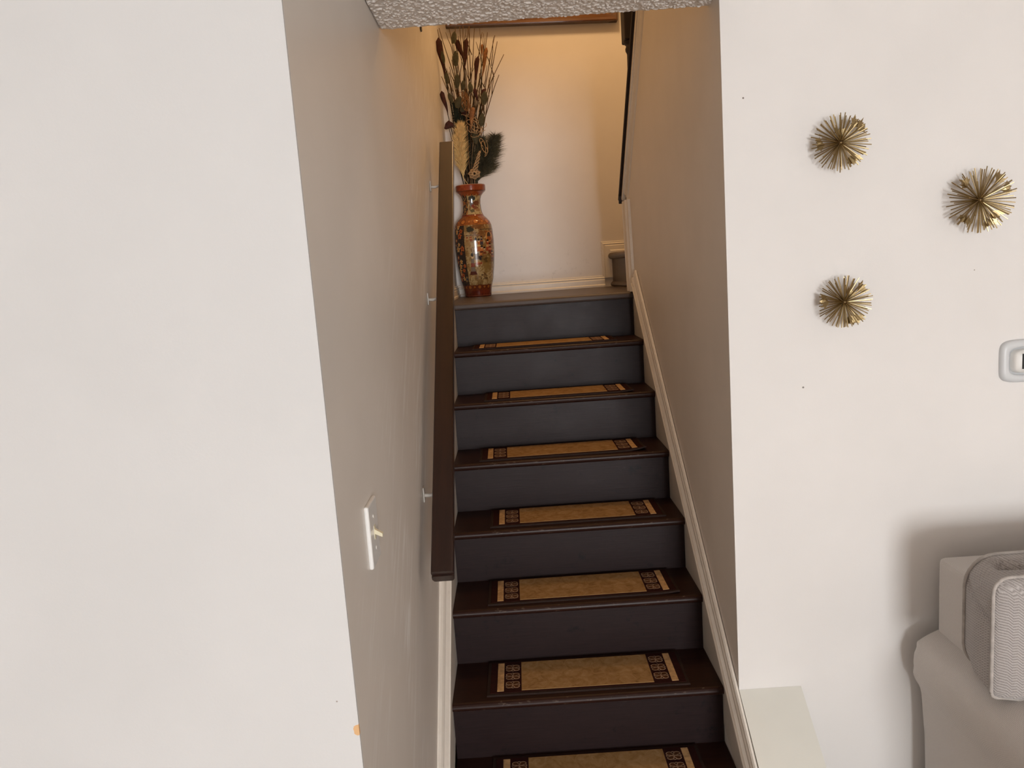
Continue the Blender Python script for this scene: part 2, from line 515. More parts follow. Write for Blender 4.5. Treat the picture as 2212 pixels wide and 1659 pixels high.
# landing boards
yf = SY[0] - 0.0125
V, F = prism_vf(nosing_profile(0.033, BACK - yf - 0.001), (0, 0, 0), (0, 1, 0), (0, 0, 1), (W + 0.038, 0, 0))
o = mesh('landing', V, F, M['landing'], stair); o.location = (-0.038, yf, SZ[0])
box('landing_board', (W - 0.001, 0.0215, SZ[0] - 0.033), (0.876, BACK - 0.001, SZ[0] - 0.0005), M['landing'], stair)
# blocks the landing from lapping into the walls
slope = (SZ[6] - SZ[1]) / (SY[6] - SY[1])
nosez = lambda y: SZ[1] + (y - (SY[1] - 0.0125)) * slope


def casing_sweep(name, x0, sgn, y0, y1, off, width, parent=None, proud=0.016):
    """door-casing moulding laid along the stair slope; x0 = face it sits on, sgn = direction it stands proud"""
    d = Vector((0, 1, slope)).normalized(); n = Vector((0, -slope, 1)).normalized()
    P = [(0, 0), (proud * 1.0, 0.0), (proud * 1.0, 0.10), (proud * 0.72, 0.16), (proud * 0.70, 0.30), (proud * 0.95, 0.38), (proud * 0.62, 0.55), (proud * 0.62, 0.68), (proud * 0.45, 0.80), (proud * 0.5, 0.92), (proud * 0.3, 1.0), (0, 1.0)]
    P = [(a * sgn, b * width) for a, b in P]
    s = Vector((x0, y0, nosez(y0))) + Vector((0, 0, off))
    L = (y1 - y0) / d.y
    return prism(name, P, s, (1, 0, 0), n, d * L, M['trim'], parent)


# painted skirt boards that close the step ends, and the moulding on top of them
def skirt(name, xa, xb, y0, y1, off):
    P = [(y0, FLOOR + 0.001), (y1, nosez(y1) - 0.5), (y1, nosez(y1) + off), (y0, nosez(y0) + off)]
    return prism(name, P, (xa, 0, 0), (0, 1, 0), (0, 0, 1), (xb - xa, 0, 0), M['skirt'])


sk_r = struct(skirt('trim_1', W, SK, -1.86, -0.03, 0.13))
struct(casing_sweep('trim_2', W, -1, -1.86, -0.085, 0.105, 0.082, None, 0.019))
P = [(-1.86, FLOOR + 0.001), (0.0, -0.5), (0.0, nosez(0.0) + 0.05), (-1.86, nosez(-1.86) + 0.05)]
sk_l = struct(mesh('trim_3', *(lambda V, F: ([((LX0 - 0.002 if abs(p[0]) < 1e-6 else 0.0), p[1], p[2]) for p in V], F))(*prism_vf(P, (0, 0, 0), (0, 1, 0), (0, 0, 1), (0.5, 0, 0))), M['skirt']))
struct(casing_sweep('trim_4', -0.034, 1, -1.86, -0.02, 0.045, 0.080, None, 0.035))

# knee wall beyond the right room wall, with a sloping painted cap
kz = lambda y: -1.063 + (y - RF) * 0.74
struct(prism('wall_knee', [(RF - 0.0005, FLOOR), (RF - 0.0005, kz(RF)), (-1.95, kz(-1.95)), (-1.95, FLOOR)], (SK, 0, 0), (0, 1, 0), (0, 0, 1), (1.003 - SK, 0, 0), M['knee']))

# ------------------------------------------------------------------ base mouldings of the landing
BB = [(0, 0), (0.017, 0), (0.017, 0.010), (0.013, 0.016), (0.012, 0.040), (0.009, 0.044), (0.011, 0.052), (0.006, 0.058), (0.0065, 0.063), (0, 0.066)]
zl = SZ[0] + 0.0003
struct(prism('baseboard_back', BB, (-0.046, BACK, zl), (0, -1, 0), (0, 0, 1), (0.868, 0, 0), M['trim']))
V, F = prism_vf(BB, (LX1 + 0.0005, 0.0, zl), (1, 0, 0), (0, 0, 1), (0, BACK - 0.001, 0))
struct(mesh('baseboard_left', V, F, M['trim']))
# the moulding turns up beside the winder and runs on above its tread
def mitred(name, V):
    n = len(BB)
    return struct(mesh(name, V, [tuple(range(n)), tuple(range(n, 2 * n))] + [(i, (i + 1) % n, n + (i + 1) % n, n + i) for i in range(n)], M['trim']))


tx, tz = 0.809, 0.206                       # outer corner line and underside of the upper run
mitred('trim_5', [(tx + 0.066 - b, BACK - a, zl + 0.052) for a, b in BB] + [(tx + 0.066 - b, BACK - a, tz + b) for a, b in BB])
mitred('trim_6', [(tx + 0.066 - b, BACK - a, tz + b) for a, b in BB] + [(2.2, BACK - a, tz + b) for a, b in BB])

# ------------------------------------------------------------------ upper flight (winder step beside the landing)
upst = empty('upper_stair', (0.86, BACK, SZ[0]), 'brown varnished winder steps turning right off the landing', 'staircase')
ux = lambda y: 0.868 + (0.985 - y) * 0.105       # slanted riser line


def wbox(name, y0, y1, dx0, dx1, z0, z1, mat):
    V = [(ux(y0) + dx0, y0, z0), (ux(y0) + dx1, y0, z0), (ux(y1) + dx1, y1, z0), (ux(y1) + dx0, y1, z0)]
    V += [(a, b, z1) for a, b, _ in V]
    V = [local(upst, p) for p in V]
    o = mesh(name, V, [(0, 1, 2, 3), (4, 5, 6, 7), (0, 1, 5, 4), (1, 2, 6, 5), (2, 3, 7, 6), (3, 0, 4, 7)], mat, upst)
    return o


def wnosing(y0, y1, z, t, over, depth):
    P = nosing_profile(t, depth)
    V = [(ux(y0) - over + a, y0, z + b) for a, b in P] + [(ux(y1) - over + a, y1, z + b) for a, b in P]
    n = len(P); F = [tuple(range(n)), tuple(range(n, 2 * n))] + [(i, (i + 1) % n, n + (i + 1) % n, n + i) for i in range(n)]
    return mesh('tread', [local(upst, p) for p in V], F, M['winder'], upst)


wbox('riser', 0.06, 0.980, 0, 0.012, SZ[0] + 0.0005, 0.168, M['winder'])
wnosing(0.06, 0.980, 0.204, 0.036, 0.022, 0.36)
m = [(0, 0), (-0.012, 0.002), (-0.016, 0.010), (-0.014, 0.020), (-0.006, 0.026), (0, 0.030)]
V = [(ux(0.06) + a, 0.06, SZ[0] + 0.0005 + b) for a, b in m] + [(ux(0.978) + a, 0.978, SZ[0] + 0.0005 + b) for a, b in m]
n_ = len(m)
mesh('shoe_moulding', [local(upst, p) for p in V], [tuple(range(n_)), tuple(range(n_, 2 * n_))] + [(i, (i + 1) % n_, n_ + (i + 1) % n_, n_ + i) for i in range(n_)], M['winder'], upst)
wbox('riser', 0.06, 0.980, 0.30, 0.312, 0.2045, 0.362, M['winder'])
wbox('tread', 0.06, 0.980, 0.28, 0.60, 0.3625, 0.398, M['winder'])

# ------------------------------------------------------------------ cap, casing and shoe rail of the right wall
dcap = Vector((0, HOLE - cap_y0, (HOLE - cap_y0) * cap_s)); Lc = dcap.length; dcap.normalize()
ncap = Vector((0, -dcap.z, dcap.y)); ncap = ncap if ncap.z > 0 else -ncap
capP = [(-0.016, -0.012), (-0.018, -0.006), (-0.018, 0.006), (-0.014, 0.012), (0.130, 0.012), (0.130, -0.012)]
struct(prism('trim_7', capP, Vector((SK, cap_y0, capz(cap_y0))), (1, 0, 0), ncap, dcap * Lc, M['trim']))
apr = [(0, -0.012), (-0.012, -0.012), (-0.011, -0.024), (-0.006, -0.030), (-0.008, -0.038), (-0.004, -0.046), (-0.004, -0.060), (-0.007, -0.064), (-0.003, -0.070), (0, -0.072)]
struct(prism('trim_8', apr, Vector((SK, 0.07, capz(0.07))), (1, 0, 0), ncap, dcap * Lc * 0.95, M['trim']))
# vertical casing at the wall end, leaning a little
cz0, cz1 = SZ[0] + 0.001, 0.425
cas = [(0.0, 0.0), (0.018, 0.0), (0.020, 0.030), (0.014, 0.042), (0.014, 0.072), (0.019, 0.080), (0.019, 0.096), (0.012, 0.104), (0.012, 0.128), (0.0, 0.128)]
Vc = []
for zz, ys, ye in ((cz0, -0.078, 0.060), (cz1, -0.036, 0.100)):
    for a, b in cas:
        Vc.append((SK - a, ye + (ys - ye) * b / 0.128, zz))
nn = len(cas)
struct(mesh('trim_9', Vc, [tuple(range(nn)), tuple(range(nn, 2 * nn))] + [(i, (i + 1) % nn, nn + (i + 1) % nn, nn + i) for i in range(nn)], M['trim']))
struct(box('trim_10', (SK - 0.018, -0.118, SZ[0] + 0.004), (SK - 0.0005, -0.088, 0.075), M['trim'], None, 0.003))
# end face of the wall, over the landing
struct(box('trim_11', (SK - 0.001, 0.021, SZ[0] + 0.001), (SK + 0.03, 0.10, 0.405), M['trim']))

shoe = empty('shoe_rail', tuple(Vector((SK + 0.05, cap_y0, capz(cap_y0)))), 'dark wooden shoe rail lying on the sloping white cap of the stair wall', 'rail')
sp = [(-0.078, 0.0125), (-0.080, 0.022), (-0.074, 0.032), (0.045, 0.032), (0.045, 0.0125)]
prism('rail_strip', sp, dcap * -0.02, (1, 0, 0), ncap, dcap * (Lc * 0.97), M['dark'], shoe)
box('end_block', (-0.0805, 0.003, -0.020), (0.0, 0.012, 0.024), M['dark'], shoe, 0.002)

# newel post with a square block and a turned shaft
newel = empty('newel_post', (0.903, 0.05, 0.55), 'dark turned wooden newel post with a square block above the right stair wall', 'post')
box('newel_block', (-0.058, -0.050, 0.568), (0.058, 0.050, 1.45), M['dark'], newel, 0.006)
box('newel_cap', (-0.066, -0.058, 1.45), (0.066, 0.058, 1.49), M['dark'], newel, 0.01)


def lathe(name, prof, mat, parent=None, seg=32, z_off=0.0):
    V, F = [], []
    for r, z in prof:
        for k in range(seg):
            a = 2 * math.pi * k / seg; V.append((r * math.cos(a), r * math.sin(a), z + z_off))
    n = len(prof)
    for i in range(n - 1):
        for k in range(seg):
            F.append((i * seg + k, i * seg + (k + 1) % seg, (i + 1) * seg + (k + 1) % seg, (i + 1) * seg + k))
    F.append(tuple(range(seg))[::-1]); F.append(tuple((n - 1) * seg + k for k in range(seg)))
    return mesh(name, V, F, mat, parent, True)


lathe('turned_shaft', [(0.030, 0.02), (0.034, 0.10), (0.034, 0.24), (0.036, 0.285), (0.042, 0.290), (0.043, 0.297), (0.040, 0.304), (0.0405, 0.320), (0.044, 0.345), (0.045, 0.40),
                       (0.044, 0.46), (0.043, 0.515), (0.044, 0.520), (0.049, 0.530), (0.050, 0.540), (0.046, 0.550), (0.048, 0.556), (0.055, 0.562), (0.057, 0.569)], M['dark'], newel, 32)
box('newel_foot', (-0.044, -0.040, -0.20), (0.044, 0.040, 0.03), M['dark'], newel, 0.004)

# ------------------------------------------------------------------ handrail
ra, rb = Vector((0.0365, -1.697, -0.614)), Vector((0.0365, -0.215, 0.702))
rd = (rb - ra); rl = rd.length; rd.normalize(); rn = Vector((0, -rd.z, rd.y))
rail = empty('handrail', tuple(ra), 'long dark walnut handrail sloping up the left stair wall on white brackets', 'handrail')
hw = 0.0295
RP = [(-hw + 0.004, 0), (hw - 0.004, 0), (hw - 0.001, -0.0015), (hw, -0.005), (hw, -0.015), (hw - 0.003, -0.019), (-hw + 0.003, -0.019), (-hw, -0.015), (-hw, -0.005), (-hw + 0.001, -0.0015)]
prism('rail_bar', RP, rd * 0.004, (1, 0, 0), rn, rd * (rl - 0.004), M['rail'], rail)
RP = [(-hw + 0.005, -0.0191), (hw - 0.005, -0.0191), (hw - 0.005, -0.021), (hw, -0.025), (hw, -0.036), (hw - 0.004, -0.046), (hw - 0.008, -0.048), (-hw + 0.008, -0.048), (-hw + 0.004, -0.046), (-hw, -0.036), (-hw, -0.025), (-hw + 0.005, -0.021)]
prism('rail_base', RP, (0, 0, 0), (1, 0, 0), rn, rd * (rl - 0.006), M['rail'], rail)
for yb in (-1.47, -0.86, -0.36):
    s = (yb - ra.y) / rd.y
    c = rd * s + rn * -0.047
    b = bmesh.new()
    wallx = LX0 + (LX1 - LX0) * (yb - LF) / (BACK - LF)
    wx = wallx - ra.x
    add_tube(b, [Vector((wx, c.y, c.z - 0.03)), Vector((wx + 0.02, c.y, c.z - 0.032)), Vector((-0.012, c.y, c.z - 0.022)), Vector((0, c.y, c.z - 0.002))], 0.006, 8)
    o = from_bm('bracket', b, M['bracketw'], rail, True)
    b = bmesh.new()
    add_box(b, (wx + 0.0005, c.y - 0.012, c.z - 0.050), (wx + 0.0045, c.y + 0.012, c.z - 0.006), 0.003)
    from_bm('bracket_plate', b, M['bracketw'], o)

# ------------------------------------------------------------------ light switch
sw = empty('light_switch', (LX0 + 0.0002 - 0.0019, -2.246, -0.308), 'white toggle light switch plate on the left stair wall near the corner', 'switch')
bm = bmesh.new(); add_box(bm, (-0.001, -0.040, -0.0585), (0.0075, 0.040, 0.0585), 0.0035, 3); from_bm('switch_plate', bm, M['plastic'], sw)
box('toggle_slot', (0.0073, -0.006, -0.0125), (0.0083, 0.006, 0.0125), M['ivory'], sw)
prism('toggle', [(0.008, -0.003), (0.008, 0.006), (0.022, -0.003), (0.0215, -0.0095)], (0, -0.0042, 0), (1, 0, 0), (0, 0, 1), (0, 0.0084, 0), M['ivory'], sw)
for zz in (-0.030, 0.030):
    b = bmesh.new(); add_tube(b, [(0.0072, 0, zz), (0.0086, 0, zz)], 0.0034, 10); from_bm('screw', b, M['screw'], sw)

# small dark fitting high on the left stair wall
hk = empty('wall_hook', (-0.0418, -0.17, 1.165), 'small dark grey wall fitting high on left stair wall, half hidden by the ceiling edge', 'wall hook')
box('hook_plate', (0.0, -0.020, 0.0), (0.010, 0.020, 0.12), M['grey'], hk, 0.004)
tube('hook_arm', [(0.009, 0, 0.02), (0.020, 0, 0.02), (0.024, 0, 0.03)], 0.004, M['grey'], hk, 8)

# ------------------------------------------------------------------ framed picture on the landing wall
pic = empty('framed_picture', (0.483, BACK, 1.492), 'wide wooden framed picture hung on the landing wall, only its bottom rail showing', 'picture')
pic.rotation_euler = (0, math.radians(1.85), 0)
pw, ph = 0.4795, 0.66
prof = [(0, 0), (-0.048, 0), (-0.050, 0.006), (-0.040, 0.020), (-0.030, 0.032), (-0.020, 0.045), (0, 0.045)]
for nm, o, u, v, w in (('frame_rail', (-pw, -0.001, 0), (0, 1, 0), (0, 0, 1), (2 * pw, 0, 0)), ('frame_rail', (-pw, -0.001, ph), (0, 1, 0), (0, 0, -1), (2 * pw, 0, 0)),
                       ('frame_rail', (-pw, -0.001, 0.0), (0, 1, 0), (1, 0, 0), (0, 0, ph)), ('frame_rail', (pw, -0.001, 0.0), (0, 1, 0), (-1, 0, 0), (0, 0, ph))):
    prism(nm, prof, o, u, v, w, M['frame'], pic)
box('print', (-pw + 0.02, -0.012, 0.02), (pw - 0.02, -0.004, ph - 0.02), M['canvas'], pic)

# ------------------------------------------------------------------ tread mats
ordn = ['first', 'second', 'third', 'fourth', 'fifth', 'sixth', 'seventh']
mats = [(0.076, 0.716, -0.216, -0.030), (0.124, 0.744, -0.456, -0.256), (0.098, 0.746, -0.690, -0.490), (0.132, 0.768, -0.924, -0.724),
        (0.116, 0.759, -1.160, -0.958), (0.106, 0.733, -1.396, -1.192), (0.112, 0.738, -1.630, -1.424)]
skew = [0.0, 0.0, 0.6, 0.2, 0.2, -0.4, 0.0]


def clover_mesh():
    bm = bmesh.new()
    for q in range(4):
        a = math.pi / 4 + q * math.pi / 2
        pts = []
        for k in range(12):
            t = 2 * math.pi * k / 12
            r = 0.0075 + 0.0062 * math.cos(t); s = 0.0043 * math.sin(t) * (1.25 if math.cos(t) > 0 else 0.8)
            pts.append(Vector((r * math.cos(a) - s * math.sin(a), (r * math.sin(a) + s * math.cos(a)) * 1.0, 0)))
        pts.append(pts[0])
        add_tube(bm, pts, 0.0011, 4, False)
    for q in range(4):
        a = q * math.pi / 2
        p = Vector((math.cos(a) * 0.0105, math.sin(a) * 0.0105, 0)); t = Vector((-math.sin(a), math.cos(a), 0))
        add_tube(bm, [p - t * 0.0025, p + Vector((math.cos(a), math.sin(a), 0)) * 0.0016, p + t * 0.0025], 0.0009, 4, False)
    bmesh.ops.recalc_face_normals(bm, faces=bm.faces)
    me = D.meshes.new('motif'); bm.to_mesh(me); bm.free(); me.materials.append(M['motif'])
    return me


def petal_fill():
    V, F = [], []
    for q in range(4):
        a = math.pi / 4 + q * math.pi / 2; b = len(V)
        for k in range(10):
            t = 2 * math.pi * k / 10
            r = 0.0075 + 0.0058 * math.cos(t); s = 0.0040 * math.sin(t) * (1.25 if math.cos(t) > 0 else 0.8)
            V.append((r * math.cos(a) - s * math.sin(a), r * math.sin(a) + s * math.cos(a), 0.0004))
        F.append(tuple(range(b, b + 10)))
    me = D.meshes.new('petal'); me.from_pydata(V, [], F); me.materials.append(M['motif_in'])
    return me


clover, petals = clover_mesh(), petal_fill()
for i, (xa, xb, ya, yb) in enumerate(mats):
    z = SZ[i + 1]
    w, d = xb - xa, yb - ya
    r = empty('stair_mat', ((xa + xb) / 2, (ya + yb) / 2, z + 0.0002), 'tan and maroon stair mat on the %s tread below the landing' % ordn[i], 'mat', 'mats on the stair treads')
    r.rotation_euler = (0, 0, math.radians(skew[i]))
    hx, hy = w / 2, d / 2
    # backing with a bound edge; the right front corner of two mats curls up
    nx, ny = 28, 10; V = []; curl = {1: 0.006, 2: 0.012, 4: 0.005}.get(i, 0.0)

    def zc(x, y):
        c = max(0.0, (x / hx - 0.72) / 0.28) * max(0.0, (-y / hy + 0.2) / 1.2)
        return curl * c * c
    def sheet(name, x0, x1, y0, y1, zb, zt, mat, par=r, nx=20, ny=6):
        V, F = [], []
        for lev in (zb, zt):
            for jj in range(ny + 1):
                for ii in range(nx + 1):
                    x = x0 + (x1 - x0) * ii / nx; y = y0 + (y1 - y0) * jj / ny
                    ins = 0.0012 if lev == zt else 0.0
                    x += ins * (1 if ii == 0 else -1 if ii == nx else 0); y += ins * (1 if jj == 0 else -1 if jj == ny else 0)
                    V.append((x, y, lev + zc(x, y)))
        N = (nx + 1) * (ny + 1); g = lambda a, b, c: c * N + b * (nx + 1) + a
        for jj in range(ny):
            for ii in range(nx):
                F.append((g(ii, jj, 1), g(ii + 1, jj, 1), g(ii + 1, jj + 1, 1), g(ii, jj + 1, 1)))
                F.append((g(ii, jj, 0), g(ii, jj + 1, 0), g(ii + 1, jj + 1, 0), g(ii + 1, jj, 0)))
        for ii in range(nx):
            F.append((g(ii, 0, 0), g(ii + 1, 0, 0), g(ii + 1, 0, 1), g(ii, 0, 1))); F.append((g(ii, ny, 0), g(ii, ny, 1), g(ii + 1, ny, 1), g(ii + 1, ny, 0)))
        for jj in range(ny):
            F.append((g(0, jj, 0), g(0, jj, 1), g(0, jj + 1, 1), g(0, jj + 1, 0))); F.append((g(nx, jj, 0), g(nx, jj + 1, 0), g(nx, jj + 1, 1), g(nx, jj, 1)))
        return mesh(name, V, F, mat, par)

    sheet('binding', -hx, hx, -hy, hy, 0.0, 0.0055, M['binding'])
    sheet('border', -hx + 0.010, hx - 0.010, -hy + 0.010, hy - 0.008, 0.0056, 0.0066, M['maroon'])
    fx = hx - 0.108; my = 0.017
    sheet('field', -fx, fx, -hy + my, hy - my + 0.004, 0.0067, 0.0078, M['field'])
    for s in (-1, 1):
        a, b = sorted((s * (hx - 0.053), s * (hx - 0.032)))
        sheet('stripe', a, b, -hy + my + 0.001, hy - my + 0.003, 0.0067, 0.0078, M['stripe'], nx=4)
        cx = s * (hx - 0.0805)
        for q in range(3):
            cy = (q - 1) * (d - 0.05) / 3
            o = D.objects.new('motif', clover); COL.objects.link(o); o.parent = r; o.location = (cx, cy + 0.002, 0.0072 + zc(cx, cy)); o.scale = (1.85, 1.62, 0.8)
            p = D.objects.new('petal', petals); COL.objects.link(p); p.parent = o

# ------------------------------------------------------------------ painted vase
VX, VY, VZ = 0.080, 0.84, SZ[0] + 0.0005
VPROF = [(0.072, 0.0), (0.0745, 0.004), (0.0755, 0.012), (0.077, 0.03), (0.081, 0.055), (0.092, 0.096), (0.102, 0.168), (0.1085, 0.24), (0.1095, 0.312), (0.1065, 0.37), (0.102, 0.397),
         (0.094, 0.416), (0.080, 0.433), (0.066, 0.446), (0.057, 0.462), (0.052, 0.485), (0.0500, 0.515), (0.0515, 0.540), (0.057, 0.557), (0.068, 0.571), (0.079, 0.580), (0.083, 0.586), (0.0835, 0.612), (0.0815, 0.617)]


def vase():
    zs = np.array([p[1] for p in VPROF]); rs = np.array([p[0] for p in VPROF])
    NZ, NT_ = 300, 300
    z = np.linspace(0, 0.617, NZ); r = np.interp(z, zs, rs)
    k = np.array([1, 2, 3, 2, 1.0]); k /= k.sum()
    r[6:-30] = np.convolve(np.pad(r, 2, 'edge'), k, 'valid')[6:-30]
    th = np.linspace(-math.pi, math.pi, NT_, endpoint=False)      # 0 = towards the stairs
    T, Z = np.meshgrid(th, z); R_ = np.interp(Z, z, r)
    # decoration repeats: the same painted scene on both faces
    Tm = np.where(np.abs(T) <= math.pi / 2, T, (T - np.sign(T) * math.pi))
    S = np.sin(Tm) * R_ * 1000; Zm = Z * 1000; deg = np.degrees(Tm)
    C = np.zeros((NZ, NT_, 3))
    fl = np.random.default_rng(3)

    def noise(sc, seed):
        g = np.random.default_rng(seed); n0 = max(2, int(6.28 * 100 / sc)); n1 = max(2, int(617 / sc)) + 2
        a = g.uniform(-1, 1, (n1, n0)); a = np.hstack([a, a[:, :1]])
        u = (T + math.pi) / (2 * math.pi) * n0; v = Zm / 617 * (n1 - 2)
        i = np.clip(u.astype(int), 0, n0 - 1); j = v.astype(int); fu, fv = u - i, v - j
        return (a[j, i] * (1 - fu) + a[j, i + 1] * fu) * (1 - fv) + (a[j + 1, i] * (1 - fu) + a[j + 1, i + 1] * fu) * fv
    n1, n2, n3 = noise(12, 1), noise(5, 2), noise(26, 5)

    def put(mask, col, a=1.0):
        C[mask] = C[mask] * (1 - a) + np.array(lin(col)) * a

    put(np.ones_like(T, bool), (120, 62, 24))
    body = (Zm > 62) & (Zm < 402)
    # dark side panels with blossoms
    put(body, (22, 18, 22))
    put(body & (n2 > 0.35), (58, 44, 36), 0.6)
    for j in range(30):
        zc = 80 + (j * 23.7) % 310; dg = -84 + ((j * 37) % 50); rr = fl.uniform(8, 15)
        rad = np.interp(zc / 1000, z, r) * 1000; sc = rad * math.sin(math.radians(dg))
        m = ((deg - dg) / 57.3 * rad) ** 2 + (Zm - zc) ** 2
        w = rr * (1 + 0.25 * np.sin(5 * np.arctan2(Zm - zc, (deg - dg) / 57.3 * rad)))
        cc = [(176, 88, 36), (196, 158, 100), (150, 56, 30), (120, 96, 62)][j % 4]
        put(body & (m < w * w), cc); put(body & (m < (w * 0.5) ** 2), [(110, 40, 22), (176, 100, 40), (210, 170, 110), (40, 50, 60)][j % 4])
    # cream scene panel
    pan = body & (deg > -30) & (deg < 78) & (Zm > 66) & (Zm < 398)
    put(pan, (168, 142, 96)); put(pan & (n1 > 0.15), (138, 106, 62), 0.8); put(pan & (n3 > 0.2), (116, 84, 44), 0.7); put(pan & (n2 > 0.35), (84, 58, 34), 0.5)
    put(pan & (n2 > 0.55), (110, 74, 36), 0.6)
    right = pan & (S > 30) & (Zm > 150) & (n1 > -0.25); put(right, (128, 92, 48), 0.75)
    put(body & (np.abs(deg + 30) < 1.5), (30, 18, 14)); put(body & (np.abs(deg - 78) < 2), (30, 18, 14))

    def el(s, zz, rx, rz, col, a=1.0, rag=0.0):
        m = pan & ((((S - s) / rx) ** 2 + ((Zm - zz) / rz) ** 2) < 1 + rag * n2); put(m, col, a)

    def bar(s, z0, z1, w0, w1, col, a=1.0):
        t = np.clip((Zm - z0) / (z1 - z0), 0, 1); m = pan & (Zm > z0) & (Zm < z1) & (np.abs(S - s) < w0 + (w1 - w0) * t); put(m, col, a)
    el(-14, 372, 21, 17, (38, 44, 34), 1, 0.4); put(pan & (S > -34) & (S < 5) & (Zm < 356) & (Zm > 340), (170, 148, 108))
    el(30, 385, 36, 14, (104, 60, 26), 0.9, 0.9); el(44, 345, 26, 20, (110, 66, 30), 0.8, 0.9); el(5, 352, 30, 7, (112, 76, 44), 0.8, 0.8); el(-6, 338, 40, 5, (128, 104, 84), 0.8, 0.5)
    put(pan & (np.abs(Zm - 368) < 1.6) & (S > 36), (40, 22, 14))
    # framed niche at the right
    put(pan & (S > 66) & (Zm > 290) & (Zm < 360), (120, 66, 26)); el(84, 328, 17, 28, (186, 130, 70)); el(84, 336, 9, 17, (34, 24, 28)); el(86, 318, 12, 12, (140, 70, 30))
    # figures: robe, then head and hair
    def fig(s, zt, h, w, robe, sash, hair=(20, 14, 18)):
        bar(s, zt - h, zt - h * 0.22, w * 1.1, w * 0.55, robe); bar(s, zt - h * 0.62, zt - h * 0.45, w * 0.9, w * 0.8, sash)
        el(s, zt - h * 0.16, w * 0.42, h * 0.09, (214, 178, 138)); el(s, zt - h * 0.07, w * 0.52, h * 0.09, hair)
    fig(12, 322, 118, 13, (176, 168, 160), (206, 198, 190)); bar(12, 205, 240, 14, 12, (120, 108, 104))
    fig(-14, 240, 118, 13, (112, 98, 84), (126, 50, 34)); bar(-14, 123, 142, 22, 15, (74, 22, 16))
    fig(28, 318, 70, 12, (172, 96, 46), (206, 170, 110)); fig(43, 330, 46, 9, (60, 52, 58), (150, 80, 40)); fig(42, 280, 64, 13, (184, 108, 56), (90, 40, 28))
    fig(56, 272, 60, 11, (150, 110, 70), (110, 50, 30)); fig(76, 312, 64, 11, (150, 66, 40), (190, 140, 90)); fig(86, 292, 60, 10, (110, 44, 34), (180, 120, 80)); fig(96, 250, 60, 10, (90, 40, 34), (150, 90, 60))
    fig(-36, 340, 36, 8, (130, 62, 40), (190, 150, 100)); fig(-14, 342, 36, 8, (140, 74, 44), (180, 130, 90)); el(-34, 296, 18, 20, (150, 116, 70), 0.8, 0.7)
    el(20, 184, 19, 8, (140, 52, 28)); el(20, 188, 12, 4, (190, 110, 60)); el(34, 214, 14, 14, (30, 30, 38), 1, 0.6)
    el(64, 200, 34, 40, (112, 84, 42), 0.75, 1.0); el(66, 160, 30, 26, (132, 104, 56), 0.8, 0.9); el(60, 200, 10, 14, (70, 52, 26), 0.8, 1)
    for j in range(26):
        el(24 + fl.uniform(0, 38), 92 + fl.uniform(0, 36), 2.6, 2.2, (40, 20, 16), 0.9)
    for j in range(7): el(-18 + 10 * (j % 3), 92 + 9 * (j // 3), 5, 1.1, (96, 70, 36), 0.9)
    # shoulder band with scrolled rounds
    sh = (Zm >= 396) & (Zm < 452); put(sh, (150, 84, 30)); put(sh & (n2 > 0.1), (126, 62, 22), 0.7); put(sh & (np.abs(Zm - 450) < 5), (130, 50, 20))
    for j in range(16):
        dc = -168.75 + j * 22.5; rad = np.interp(Zm / 1000, z, r) * 1000
        dd = (np.degrees(T) - dc) / 57.3 * rad; big = j % 2 == 0; q = np.sqrt(dd ** 2 + ((Zm - 414) * 1.15) ** 2); R0 = 17 if big else 9
        mm = (Zm > 390) & (q < R0); put(mm, (176, 96, 34)); put(mm & (q > R0 * 0.78), (96, 44, 16)); put(mm & (q < R0 * 0.42), (206, 134, 60)); put(mm & (q < R0 * 0.2), (130, 60, 24))
    # foot band with scalloped rounds
    ft = (Zm <= 66); put(ft, (104, 44, 20)); put(Zm < 34, (92, 32, 20)); put((Zm < 34) & (n1 > 0.1), (116, 44, 26), 0.7); put(np.abs(Zm - 6) < 1.5, (170, 110, 80))
    for j in range(18):
        dc = -170 + j * 20; rad = np.interp(Zm / 1000, z, r) * 1000; dd = (np.degrees(T) - dc) / 57.3 * rad; q = np.sqrt(dd ** 2 + (Zm - 54) ** 2); R0 = 14 if j % 2 else 10
        mm = q < R0; put(mm, (124, 62, 24)); put(mm & (q > R0 * 0.8), (56, 18, 10)); put(mm & (q < R0 * 0.5), (150, 88, 36))
    # neck
    nk = (Zm >= 452) & (Zm < 566); put(nk, (36, 26, 24)); put(nk & (n1 > 0.0), (150, 84, 36)); put(nk & (n2 > 0.35), (186, 142, 84), 0.8)
    npn = nk & (deg > -24) & (deg < 70) & (Zm > 456) & (Zm < 556); put(npn, (184, 158, 108)); put(npn & (n1 > 0.2), (126, 84, 46), 0.8)
    for s, zz, rx, rz, col in ((4, 542, 20, 14, (44, 50, 46)), (2, 515, 12, 20, (120, 116, 118)), (26, 515, 16, 14, (110, 60, 36)), (22, 490, 14, 10, (130, 76, 50)), (4, 474, 12, 10, (90, 84, 60)), (34, 478, 12, 8, (150, 110, 70)), (8, 500, 8, 9, (130, 50, 34))):
        m = npn & ((((S - s) / rx) ** 2 + ((Zm - zz) / rz) ** 2) < 1 + 0.5 * n2); put(m, col)
    fr = Zm >= 560 + 3.5 * np.sin(np.radians(deg) * 14); put(fr, (140, 62, 26)); put(fr & (n2 > 0.2), (160, 80, 34), 0.6); put(Zm > 584, (138, 54, 24)); put((Zm > 588) & (n1 > 0.2), (158, 74, 34), 0.6)
    put(np.abs(Zm - 580) < 2.0, (96, 38, 18)); put(Zm > 613, (190, 140, 110))
    V = np.stack([R_ * np.sin(T), -R_ * np.cos(T), Z], -1).reshape(-1, 3)
